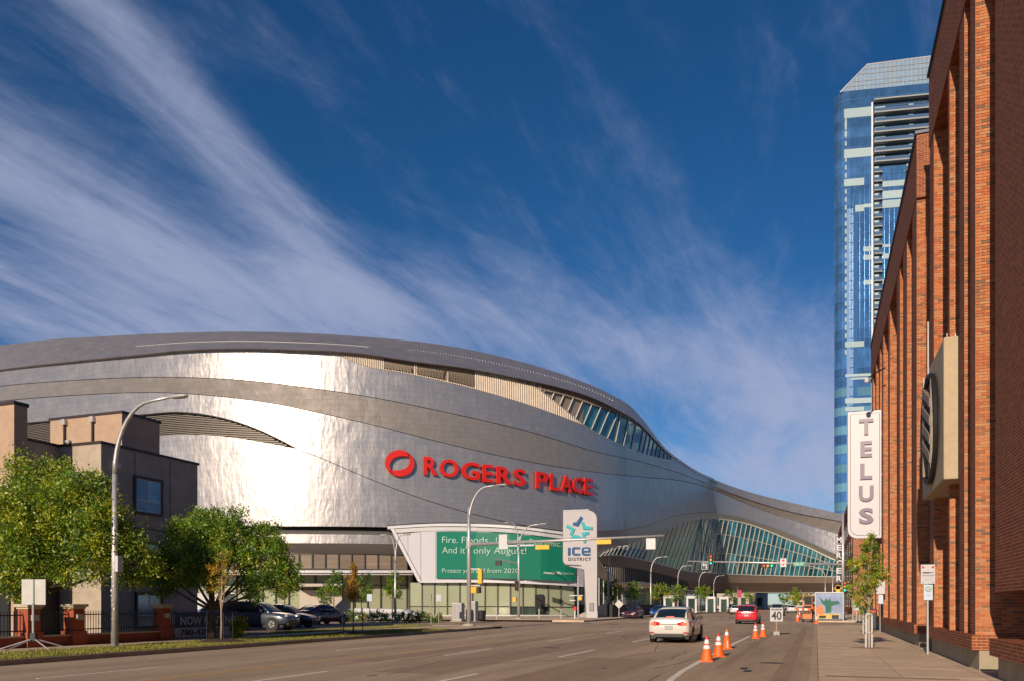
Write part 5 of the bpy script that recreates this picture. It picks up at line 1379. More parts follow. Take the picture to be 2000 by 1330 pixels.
q = MB(); q.tube([(0, 0, 5.6), (-2.6, 1.6, 6.1), (-3.6, 2.3, 6.3)], [.08, .06, .04], 6); q.build('mast_arm', 'grey_metal', t)
q = MB(); q.box(-3.0, 1.1, 5.5, -2.35, 1.35, 6.0); q.build('signal_housing', 'black', t)
signal_head(t, (-.12, -.25, 3.35), False, face=-1, lit=['lens_red_off', 'lens_amber_off', 'lens_red_off'], body='black')
q = MB(); q.box(-.55, -.3, 1.75, -.2, 0, 2.2); q.build('pedestrian_signal', 'signal_yellow', t)
q = MB(); q.box(-1.15, .1, 7.35, 1.6, .16, 7.5); q.box(-.2, .1, 6.9, .1, .2, 8.3); q.box(-2.2, .1, 7.1, -1.2, .15, 7.7); q.build('camera_bar', 'white_metal', t)
# walk signal post by the pylon
x, y = P(1129, 84)
t = thing('walk_signal_post', 'short white pole with yellow walk signal left of the pylon foot', 'signal pole', (x, y, .15)); q = MB(); q.tube([(0, 0, 0), (0, 0, 4.4)], .09, 8); q.build('pole', 'galv', t)
q = MB(); q.box(.08, -.15, 1.9, .4, .1, 2.3); q.build('walk_signal', 'signal_yellow', t); q = MB(); q.box(.4, -.15, 1.9, .55, .15, 2.3); q.build('walk_signal', 'black', t); q = MB(); q.box(-.9, 0, 2.35, .5, .05, 2.42); q.box(-.9, 0, 1.85, -.3, .05, 1.92); q.build('bracket', 'galv', t)
q = MB(); q.box(-.45, -.05, .9, -.18, .02, 1.25); q.build('button_plate', 'red_letter', t); q = MB(); q.box(-.42, .05, 0, -.3, .2, 1.1); q.build('bollard', 'white_metal', t)
# far mast at the second junction
t = thing('signal_mast', 'far signal mast with green street name plate and lit signals on its arm', 'traffic signal', (2.45, 86, .15)); x, y = 2.45, 86
q = MB(); q.tube([(0, 0, 0), (0, 0, 5.6), (0, 0, 10.4)], [.16, .14, .10], 10); q.build('pole', 'galv', t, smooth=True)
q = MB(); q.tube([(0, 0, 5.35), (-14.9, 0, 5.95)], [.13, .06], 8); q.build('mast_arm', 'galv', t, smooth=True)
def xm(px): return atY(px, y)[1] - x
ON = ['lens_red', 'lens_amber', 'lens_green']
signal_head(t, (xm(1389), -.25, 6.05), False, lit=ON, body='dark', s=1.1); signal_head(t, (xm(1500), -.25, 5.35), True, lit=ON, body='dark', s=1.2); signal_head(t, (.15, -.35, 3.2), False, lit=ON, body='dark', s=1.1)
q = MB(); xa, xb = xm(1370), xm(1383.5); q.box(xa, -.12, 5.05, xb, -.08, 5.8); pl = q.build('turn_sign', 'black', t)
q = MB(); w_ = (xb - xa); q.hexa([(xa + w_*.15, -.125, 5.55), (xa + w_*.4, -.125, 5.75), (xa + w_*.4, -.125, 5.36)], [(xa + w_*.15, -.14, 5.55), (xa + w_*.4, -.14, 5.75), (xa + w_*.4, -.14, 5.36)])
q.box(xa + w_*.4, -.14, 5.49, xa + w_*.8, -.125, 5.61); q.box(xa + w_*.66, -.14, 5.15, xa + w_*.8, -.125, 5.49)
for a_ in ((xa, 5.05, xb, 5.08), (xa, 5.77, xb, 5.8), (xa, 5.05, xa + .03, 5.8), (xb - .03, 5.05, xb, 5.8)): q.box(a_[0], -.13, a_[1], a_[2], -.121, a_[3])
q.build('arrow', 'white_metal', pl)
q = MB(); q.box(xm(1524), -.15, 5.2, xm(1536), -.12, 6.05); pl = q.build('regulatory_sign', 'white_metal', t); q = MB()
q.lathe([(.13, -.162), (.13, -.15)], (xm(1530), 0, 5.85), 14, axis='y'); q.hexa([(xm(1530) - .03, -.16, 5.3), (xm(1530) + .03, -.16, 5.3), (xm(1530) + .03, -.16, 5.55), (xm(1530) - .03, -.16, 5.55)], [(xm(1530) - .03, -.15, 5.3), (xm(1530) + .03, -.15, 5.3), (xm(1530) + .03, -.15, 5.55), (xm(1530) - .03, -.15, 5.55)]); q.box(xm(1530) - .2, -.16, 5.45, xm(1530) + .2, -.151, 5.52); q.build('symbol', 'red_letter', pl)
mat('sign_green', (0.0, 0.30, 0.17), 0.45)
q = MB(); xa, xb = xm(1549), xm(1572); q.box(xa, -.18, 5.25, xb, -.14, 5.68); pl = q.build('street_name_plate', 'sign_green', t, bevel=.02)
vs, fs = text_geo('104 ST', .34, .02, .008); w = max(v_[0] for v_ in vs); q = MB(); q.add([(xa + .1 + v_[0] * (xb - xa - .2) / w, v_[1] - .19, 5.34 + v_[2]) for v_ in vs], fs); q.build('lettering', 'white_metal', pl, fix=False)
q = MB(); q.box(-.65, -.3, 2.6, -.25, 0, 3.3); q.hexa([(-.85, -.3, 2.95), (-.05, -.3, 2.95), (-.45, -.3, 3.4)], [(-.85, -.2, 2.95), (-.05, -.2, 2.95), (-.45, -.2, 3.4)]); q.build('pedestrian_signal', 'signal_yellow', t)

# ---------------------------------------------------------------- signs, cones, small street furniture
mat('cone_orange', (0.85, 0.13, 0.012), 0.5, var=.08, vscale=8); mat('cone_red', (0.72, 0.03, 0.02), .5); mat('cone_white', (0.75, 0.72, 0.72), .45)
def make_cone(label, bands=True, rot=0.0):
    t = thing('traffic_cone', label, 'traffic cone', rz=rot, group='orange traffic cones along the closed lane')
    def rr(z): return .165 - (.165 - .032) * (z - .035) / .68
    q = MB(); q.prism([(-.19, -.15, 0), (-.15, -.19, 0), (.15, -.19, 0), (.19, -.15, 0), (.19, .15, 0), (.15, .19, 0), (-.15, .19, 0), (-.19, .15, 0)], (0, 0, .035)); q.build('base', 'cone_orange', t)
    q = MB(); q.lathe([(rr(.035), .035), (rr(.715), .715), (.02, .72)], (0, 0, 0), 20); q.build('body', 'cone_orange', t, smooth=False)
    if bands:
        for z0, z1, m in ((.36, .46, 'cone_white'), (.50, .62, 'cone_white'), (.46, .50, 'cone_red'), (.62, .72, 'cone_red')):
            q = MB(); q.lathe([(rr(z0) + .003, z0), (rr(z1) + .003, z1 - .001)], (0, 0, 0), 20); q.build('reflective_collar' if 'white' in m else 'red_band', m, t)
    else:
        q = MB(); q.lathe([(rr(.50) + .003, .50), (rr(.62) + .003, .62)], (0, 0, 0), 20); q.build('reflective_collar', 'cone_white', t)
        q = MB(); q.box(-.012, -.165, .04, .012, -.06, .3); q.build('white_streak', 'cone_white', t)
    return t
C1 = make_cone('nearest traffic cone, red tip and two white collars, at the painted edge line'); C1.location = G(1380.5, 1291)
C3 = make_cone('plainer orange cone with one white collar, third from camera', False, .3); C3.location = G(1419.5, 1266.5)
for (px, py, lab) in ((1403.5, 1281.5, 'second traffic cone from the camera, with red tip, just behind the nearest one'), (1475.5, 1246, 'left one of the two cones beside the speed sign'), (1490, 1242.5, 'right one of the two cones beside the speed sign'),
                      (1557.5, 1212.5, 'front cone of the far group left of the worker'), (1561.5, 1204, 'rear cone of the far group left of the worker'), (1594.5, 1217.5, 'far cone standing at the worker\'s feet')):
    c = copy_tree(C1); c.location = G(px, py); c['label'] = lab; c.rotation_euler.z = random.uniform(-.4, .4)
# temporary speed sign
x, y, z = G(1516.5, 1240)
t = thing('speed_sign', 'white temporary speed limit sign reading 40 on a short post by the cones', 'road sign', (x, y, 0), rz=.1)
q = MB(); q.box(-.32, -.012, .72, .32, .012, 1.44); pl = q.build('sign_plate', 'white_panel', t, bevel=.02)
for s_, sz, zb, wd in (('MAXIMUM', .1, 1.30, .5), ('40', .44, .82, .5)):
    vs, fs = text_geo(s_, sz / .69 * .95, .01, .012 if s_ == '40' else .002); a_, c_ = min(v_[0] for v_ in vs), max(v_[0] for v_ in vs); q = MB(); q.add([((v_[0] - a_) / (c_ - a_) * wd - wd / 2, v_[1] - .022, zb + v_[2]) for v_ in vs], fs); q.build('lettering', 'black', pl, fix=False)
q = MB(); q.box(-.03, .012, .04, .03, .05, .9); q.build('post', 'bark_pale', t); q = MB(); q.box(-.12, -.35, 0, -.07, .35, .05); q.box(.07, -.35, 0, .12, .35, .05); q.box(-.15, -.05, .03, .15, .08, .2); q.build('stand', 'grey_metal', t)
# backs of temporary signs on the left verge
x, y = P(66, 26.2)
t = thing('temporary_sign', 'blank back of a square sign on a splayed tripod stand at the far left verge', 'road sign', (x, y, .14), rz=.35)
q = MB(); q.box(-.39, -.015, 1.45, .39, .015, 2.27); q.build('sign_plate', 'galv_matt', t, bevel=.02); q = MB(); q.box(-.018, -.05, 1.45, .018, -.015, 2.27); q.build('rib', 'grey_metal', t)
q = MB(); q.tube([(0, -.03, .3), (0, -.03, 1.5)], .04, 8); q.build('post', 'galv', t)
for a in (-2.6, -.6, -1.9, .5): q = MB(); q.tube([(0, 0, .38), (1.05 * math.cos(a), 1.05 * math.sin(a), .02)], .022, 6); q.build('leg', 'galv', t)
q = MB(); q.box(-.08, -.08, .3, .08, .08, .55); q.build('hub', 'black', t)
x, y = P(669, 40)
t = thing('temporary_sign', 'blank back of a diamond sign on a low stand by the golden tree', 'road sign', (x, y, .14), rz=.3)
q = MB(); q.prism([(0, 0, .95), (.40, 0, 1.34), (0, 0, 1.73), (-.40, 0, 1.34)], (0, .02, 0)); q.build('sign_plate', 'galv_matt', t); q = MB(); q.tube([(0, -.02, .1), (0, -.02, 1.7)], .022, 6); q.build('post', 'galv', t); q = MB(); q.box(-.25, -.2, 0, .25, .2, .08); q.tube([(-.05, 0, .1), (-.35, -.5, .02)], .03, 5); q.tube([(.05, 0, .1), (.3, .4, .02)], .03, 5); q.build('stand', 'black', t)
# parking signs on the right pavement
def plate_mark(parent, a, m, name='symbol'): q = MB(); q.box(*a); q.build(name, m, parent)
x, y, z = G(1812, 1277, .15)
t = thing('parking_sign_post', 'steel post with white plate above smaller blue plate, in front of the brick piers', 'parking sign', (x, y, .15))
q = MB(); q.tube([(0, 0, 0), (0, 0, 2.6)], .03, 8); q.build('post', 'galv_matt', t)
q = MB(); q.box(-.19, -.05, 2.05, .19, -.03, 2.62); pl = q.build('sign_plate', 'white_panel', t, bevel=.01)
vs, fs = text_geo('TOW AWAY ZONE', .06, .006); w = max(v_[0] for v_ in vs); q = MB(); q.add([(v_[0] * .3 / w - .15, v_[1] - .055, 2.28 + v_[2] * .9) for v_ in vs], fs); q.build('lettering', 'black', pl, fix=False)
plate_mark(pl, (-.14, -.056, 2.36, .04, -.05, 2.40), 'black'); plate_mark(pl, (.02, -.056, 2.37, .15, -.05, 2.39), 'black')
for sx in (-.13, .13):
    q = MB(); q.lathe([(.035, -.056), (.035, -.05)], (sx, 0, 2.54), 12, axis='y'); q.build('symbol', 'red_letter', pl); q = MB(); q.lathe([(.015, -.056), (.015, -.05)], (sx, 0, 2.10), 8, axis='y'); q.build('bolt', 'black', pl)
for i_, zz_ in enumerate((2.23, 2.19, 2.15)): plate_mark(pl, (-.12 + .01 * i_, -.055, zz_, .12, -.05, zz_ + .014), 'grey_metal', 'print_line')
mat('plate_blue', (0.48, 0.58, 0.72), .45)
q = MB(); q.box(-.11, -.05, 1.58, .13, -.03, 2.03); pl = q.build('sign_plate', 'plate_blue', t, bevel=.01)
q = MB(); q.lathe([(.085, -.056), (.085, -.05)], (.01, 0, 1.90), 20, axis='y'); q.build('symbol', 'sign_green', pl); q = MB(); q.lathe([(.066, -.060), (.066, -.055)], (.01, 0, 1.90), 20, axis='y'); q.build('symbol', 'white_panel', pl); plate_mark(pl, (-.03, -.064, 1.865, .05, -.058, 1.93), 'grey_metal'); plate_mark(pl, (-.06, -.055, 1.73, .08, -.05, 1.745), 'grey_metal', 'print_line'); plate_mark(pl, (-.04, -.055, 1.69, .06, -.05, 1.705), 'grey_metal', 'print_line')
x, y, z = G(1719, 1235, .15)
t = thing('parking_sign_post', 'further sign post with white and blue plates close to the wall behind the sapling', 'parking sign', (x, y, .15))
q = MB(); q.tube([(0, 0, 0), (0, 0, 2.5)], .03, 6); q.build('post', 'galv', t); q = MB(); q.box(-.18, -.05, 2.0, .22, -.03, 2.65); q.build('sign_plate', 'white_panel', t); q = MB(); q.box(-.08, -.05, 1.5, .14, -.03, 1.95); q.build('sign_plate', 'plate_blue', t)
mat('box_navy', (0.012, 0.018, 0.035), .4)
x, y = P(1699, 46)
t = thing('letter_box', 'dark navy letter box with a red stripe on the right pavement behind the saplings', 'letter box', (x, y, .15)); q = MB(); q.box(-.35, -.3, .08, .35, .3, 1.2); q.build('cabinet', 'box_navy', t, bevel=.05); q = MB(); q.box(-.3, -.31, 1.02, .3, -.30, 1.12); q.build('stripe', 'cone_red', t); q = MB(); q.box(-.3, -.25, 0, -.22, .25, .08); q.box(.22, -.25, 0, .3, .25, .08); q.build('feet', 'black', t)
# plaza furniture
for px, d, hgt, lab in ((895, 70, 1.6, 'grey utility cabinet left of the near mast'), (922, 72, 1.75, 'taller pale utility cabinet right of the near mast')):
    x, y = P(px, d); t = thing('utility_cabinet', lab, 'cabinet', (x, y, .15)); q = MB(); q.box(-.45, -.35, .1, .45, .35, hgt); q.build('cabinet', 'galv_matt', t, bevel=.03); q = MB(); q.box(-.4, -.36, .2, -.02, -.35, hgt - .1); q.box(.02, -.36, .2, .4, -.35, hgt - .1); q.build('doors', 'grey_metal', t); q = MB(); q.box(-.55, -.45, 0, .55, .45, .1); q.build('footing', 'concrete', t)
x, y = P(941, 76); t = thing('litter_bin', 'black litter bin on the plaza right of the cabinets', 'litter bin', (x, y, .15)); q = MB(); q.lathe([(.3, 0), (.36, .1), (.38, .85), (.3, .92)], (0, 0, 0), 14); q.build('bin', 'black', t)
for px, d, lab in ((970, 79, 'thin grey bollard left of the twin lamp pole'), (1053, 81, 'thin grey bollard in front of the pavilion door'), (1096, 82, 'thin grey bollard left of the walk signal post')):
    x, y = P(px, d); t = thing('bollard', lab, 'bollard', (x, y, .15), group='plaza bollards'); q = MB(); q.lathe([(.06, 0), (.06, 1.0), (.04, 1.05)], (0, 0, 0), 10); q.build('post', 'galv_matt', t); q = MB(); q.lathe([(.09, 0), (.09, .04)], (0, 0, 0), 10); q.build('foot', 'grey_metal', t)
for px, d, zt_, lab in ((842, 62, 2.3, 'bare sign post left of the cabinets'), (857, 66, 2.3, 'small parking sign right of the bare post'), (722, 64, 2.3, 'blue sign post in front of the hedge'), (565, 58, 1.5, 'short white marker post by the parking lot entrance')):
    x, y = P(px, d); t = thing('sign_post', lab, 'sign post', (x, y, .12)); q = MB(); q.tube([(0, 0, 0), (0, 0, zt_)], .035 if zt_ > 2 else .08, 6); q.build('post', 'galv', t)
    if px in (857, 722): q = MB(); q.box(-.22, -.04, zt_ - .55, .22, -.02, zt_); q.build('sign_plate', 'white_panel' if px == 857 else 'plate_blue', t)
    elif px == 842: q = MB(); q.box(-.02, -.06, zt_ - .5, .02, .06, zt_); q.build('sign_plate', 'grey_metal', t)
    else: q = MB(); q.lathe([(.1, zt_), (.1, zt_ + .06)], (0, 0, 0), 8); q.build('cap', 'white_metal', t)
t = thing('ramp_wall', 'low white sloped ramp cover between hedge and pavilion glass', 'ramp cover', (*P(760, 80), .15)); c_ = P(760, 80)
def pq(px, d, z): a_ = P(px, d); return (a_[0] - c_[0], a_[1] - c_[1], z)
q = MB(); q.hexa([pq(690, 80, 0), pq(840, 78, 0), pq(845, 84, 0), pq(690, 86, 0)], [pq(692, 80.5, 1.1), pq(790, 78.5, 1.0), pq(800, 84, 1.0), pq(692, 86, 1.1)]); q.build('ramp_body', 'white_panel', t)
q = MB()
for px in range(620, 690, 12): q.tube([pq(px, 80, 0), pq(px, 80, 1.0)], .03, 5)
for zz_ in (.55, 1.0): q.tube([pq(612, 80, zz_), pq(688, 80, zz_)], .03, 5)
q.build('railing', 'galv_matt', t)
# street wall and white portals along the arena
def wthing(name, lab, cat, px, d, group=None): x, y = P(px, d); return thing(name, lab, cat, (x, y, .15), group=group)
t = wthing('ramp_parapet', 'dark low parapet of the car ramp behind the maroon and blue cars', 'parapet', 1240, 108)
x0, y0 = t.location.x, t.location.y; q = MB(); q.box(-.3, -14, 0, .3, 16, 1.45); q.build('parapet', 'shadow_gap', t); q = MB(); q.hexa([(-3.5, -14.5, 0), (-.3, -14.5, 0), (-.3, -14.2, 0), (-3.5, -14.2, 0)], [(-3.5, -14.5, .3), (-.3, -14.5, 1.7), (-.3, -14.2, 1.7), (-3.5, -14.2, .3)]); q.build('cheek_wall', 'concrete', t)
for px, d, lab in ((1307, 138, 'white portal frame directly above the white sedan roof'), (1351, 146, 'second white portal frame, right of the sedan roof'), (1388, 158, 'third white portal frame'), (1414, 166, 'fourth white portal frame, nearest the bridge')):
    t = wthing('portal', lab, 'portal', px, d, 'white portals along the arena kerb'); w_ = .92
    q = MB(); q.box(-w_, -.2, 0, -w_ + .34, .3, 3.0); q.box(w_ - .34, -.2, 0, w_, .3, 3.0); q.box(-w_ + .34, -.2, 2.55, w_ - .34, .3, 3.0); q.build('frame', 'white_metal', t); q = MB(); q.box(-w_ + .34, 0, 0, w_ - .34, .1, 2.5); q.build('door', 'dim_glass', t)
t = wthing('warning_sign', 'blank back of a small diamond sign behind the maroon car', 'road sign', 1209, 92); q = MB(); q.prism([(0, 0, 1.0), (.5, 0, 1.5), (0, 0, 2.0), (-.5, 0, 1.5)], (0, .02, 0)); q.build('sign_plate', 'galv_matt', t); q = MB(); q.tube([(0, 0, 0), (0, 0, 1.1)], .03, 5); q.build('post', 'galv', t)

# ---------------------------------------------------------------- fence and banner on the left
mat('post_brick', (0.33, 0.075, 0.035), .85, var=.2, vscale=8, bump=.5, bscale=25)
mat('cap_stone', (0.50, 0.42, 0.30), .8, var=.1); mat('banner_navy', (0.018, 0.035, 0.085), .5); mat('banner_grey', (0.42, 0.43, 0.44), .5, var=.05)
XFn = -25.35
def yf(px): return atX(px, XFn)[1]
fn = thing('railing_fence', 'black railing fence on a low brick wall in front of the apartment block', 'fence', (XFn, 25, .14), world=True)
def fbox(name, m, *a, kind=None): return bx_(name, m, *a, parent=fn, kind=kind)
fbox('low_wall', 'post_brick', XFn - .14, 12, .1, XFn + .14, yf(316), .48); fbox('wall_cap', 'cap_stone', XFn - .17, 12, .48, XFn + .17, yf(316), .53)
for z_ in (.68, 1.22): fbox('rail', 'black', XFn - .02, 12, z_, XFn + .02, yf(462), z_ + .04)
q = MB(); yy = 12.0
while yy < yf(462): q.box(XFn - .009, yy - .009, .5 if yy < yf(316) else .15, XFn + .009, yy + .009, 1.38); yy += .12
q.build('bars', 'black', fn, kind='stuff')
for px in (57, 145, 316):
    yc = yf(px); bp_ = thing('brick_gate_post', {57: 'brick fence post hidden behind the tripod sign', 145: 'red brick fence post with stone cap and lamp, left of the lamp post', 316: 'red brick fence post with stone cap at the left end of the rental banner'}[px], 'fence post', (XFn, yc, .1), group='brick fence posts')
    q = MB(); q.box(-.24, -.24, 0, .24, .24, 1.35); q.box(-.30, -.30, 0, .30, .30, .55); q.build('shaft', 'post_brick', bp_); q = MB(); q.box(-.33, -.33, 1.42, .33, .33, 1.52); q.box(-.27, -.27, 1.35, .27, .27, 1.42); q.build('cap', 'cap_stone', bp_); q = MB(); q.box(.24, -.13, .95, .32, .13, 1.15); q.build('lantern', 'galv_matt', bp_)
bn = thing('rental_banner', 'navy and grey vinyl banner reading NOW RENTING tied to the fence behind the tree', 'banner', (XFn + .12, yf(337), .2))
LB = yf(461) - yf(337)
q = MB(); q.box(0, 0, .42, .03, LB, 1.08); q.build('upper_panel', 'banner_navy', bn); q = MB(); q.box(0, 0, 0, .03, LB - .02, .415); q.build('lower_panel', 'banner_grey', bn)
for s_, zb, hh, wa, wb, m in (('NOW RENTING', .55, .33, .28, LB - .25, 'white_panel'), ('780-429-67', .1, .24, .28, LB * .68, 'black')):
    vs, fs = text_geo(s_, 1, .008, .02); a_, c_ = min(v_[0] for v_ in vs), max(v_[0] for v_ in vs); q = MB(); q.add([(.04 - v_[1], wa + (v_[0] - a_) / (c_ - a_) * (wb - wa), zb + v_[2] / .69 * hh) for v_ in vs], fs); q.build('lettering', m, bn, fix=False)
q = MB(); q.hexa([(.031, LB - .5, 0), (.031, LB - .02, 0), (.031, LB - .02, .4), (.031, LB - .25, .4)], [(.036, LB - .5, 0), (.036, LB - .02, 0), (.036, LB - .02, .4), (.036, LB - .25, .4)]); q.build('corner_flash', 'red_letter', bn)
# ---------------------------------------------------------------- vehicles
mat('tyre', (0.018, 0.018, 0.018), .8); mat('rim', (0.35, 0.35, 0.36), .35, metal=.8); mat('car_glass', (0.012, 0.022, 0.03), .04, spec=.9); mat('tail_red', (0.45, 0.01, 0.012), .2, coat=.5)
mat('tail_lit', (0.9, 0.12, 0.06), .25, emit=(1, .12, .05), estr=.5); mat('plate', (0.36, 0.36, 0.40), .5); mat('trim_black', (0.02, 0.02, 0.022), .5); mat('head_glass', (0.6, 0.6, 0.62), .1, metal=.4); mat('chrome', (0.6, 0.6, 0.6), .15, metal=1)
for nm, c in (('paint_pearl', (0.66, 0.62, 0.58)), ('paint_red', (0.62, 0.012, 0.03)), ('paint_maroon', (0.12, 0.012, 0.025)), ('paint_blue', (0.01, 0.10, 0.50)), ('paint_navy', (0.012, 0.02, 0.06)), ('paint_slate', (0.05, 0.065, 0.10)), ('paint_silver', (0.26, 0.27, 0.30)), ('paint_charcoal', (0.03, 0.03, 0.035)), ('paint_white', (0.62, 0.62, 0.63))):
    if nm == 'paint_white': nm = 'paint_van'
    mat(nm, c, .28, metal=.15, coat=.7, spec=.5)
def catmull(ps, n):
    out = []
    for i in range(len(ps) - 1):
        p0, p1, p2, p3 = ps[max(i-1, 0)], ps[i], ps[i+1], ps[min(i+2, len(ps)-1)]
        for k in range(n):
            t = k / n; out.append(tuple(.5 * ((2*b) + (-a+c)*t + (2*a-5*b+4*c-d)*t*t + (-a+3*b-3*c+d)*t**3) for a, b, c, d in zip(p0, p1, p2, p3)))
    out.append(tuple(ps[-1])); return out
def ringmesh(sts, prof, n=3):
    """sts: stations (y, ...) ; prof(station) -> half section [(x,z)...] from bottom centre to top centre"""
    q = MB(); S = catmull(sts, n); rings = []
    for s in S:
        h = prof(s); full = [(x, s[0], z) for x, z in h] + [(-x, s[0], z) for x, z in h[::-1][1:-1]] ; rings.append(full)
    m = len(rings[0]); vs = [p for r in rings for p in r]; fs = []
    for i in range(len(rings) - 1):
        for k in range(m): k2 = (k + 1) % m; fs.append((i*m+k, i*m+k2, (i+1)*m+k2, (i+1)*m+k))
    fs.append(tuple(range(m - 1, -1, -1))); fs.append(tuple(range((len(rings)-1)*m, len(rings)*m)))
    q.add(vs, fs); return q
SED = dict(L=4.6, body=[(0, .66, .42, .86), (.05, .80, .34, 1.0), (.22, .86, .27, 1.06), (.6, .885, .22, 1.05), (1.3, .89, .20, .99), (2.3, .89, .19, .95), (3.2, .885, .20, .93), (3.9, .86, .22, .84), (4.35, .80, .24, .72), (4.55, .68, .30, .62), (4.6, .60, .36, .56)],
           cab=[(.42, .66, .60, 1.02, 1.04), (.95, .74, .585, 1.0, 1.33), (1.35, .77, .60, .98, 1.445), (1.9, .78, .61, .95, 1.49), (2.5, .78, .60, .93, 1.46), (2.95, .76, .61, .92, 1.27), (3.45, .70, .62, .90, .93)], wheels=(.92, 3.62), r=.325, roof=(1.15, 2.62))
HAT = dict(L=4.2, body=[(0, .68, .40, .95), (.05, .82, .32, 1.06), (.25, .87, .26, 1.10), (.9, .885, .21, 1.06), (1.8, .89, .20, 1.0), (2.8, .885, .20, .97), (3.5, .86, .22, .90), (3.95, .80, .24, .76), (4.2, .62, .34, .58)],
           cab=[(.06, .70, .66, 1.04, 1.08), (.30, .76, .62, 1.06, 1.40), (.7, .78, .63, 1.04, 1.53), (1.6, .79, .64, 1.0, 1.58), (2.2, .79, .63, .98, 1.54), (2.7, .77, .63, .96, 1.30), (3.2, .72, .64, .93, .97)], wheels=(.72, 3.32), r=.325, roof=(.45, 2.35))
SUV = dict(L=4.6, body=[(0, .70, .5, 1.05), (.06, .84, .40, 1.12), (.3, .90, .32, 1.15), (1.0, .92, .28, 1.12), (2.4, .92, .27, 1.08), (3.3, .91, .28, 1.05), (4.1, .87, .30, .96), (4.5, .76, .36, .82), (4.6, .66, .42, .72)],
           cab=[(.10, .72, .68, 1.12, 1.18), (.40, .80, .66, 1.12, 1.52), (.9, .82, .67, 1.10, 1.66), (2.0, .82, .67, 1.08, 1.69), (2.5, .81, .66, 1.06, 1.62), (3.0, .79, .67, 1.04, 1.36), (3.5, .74, .68, 1.02, 1.04)], wheels=(.85, 3.65), r=.36, roof=(.6, 2.65))
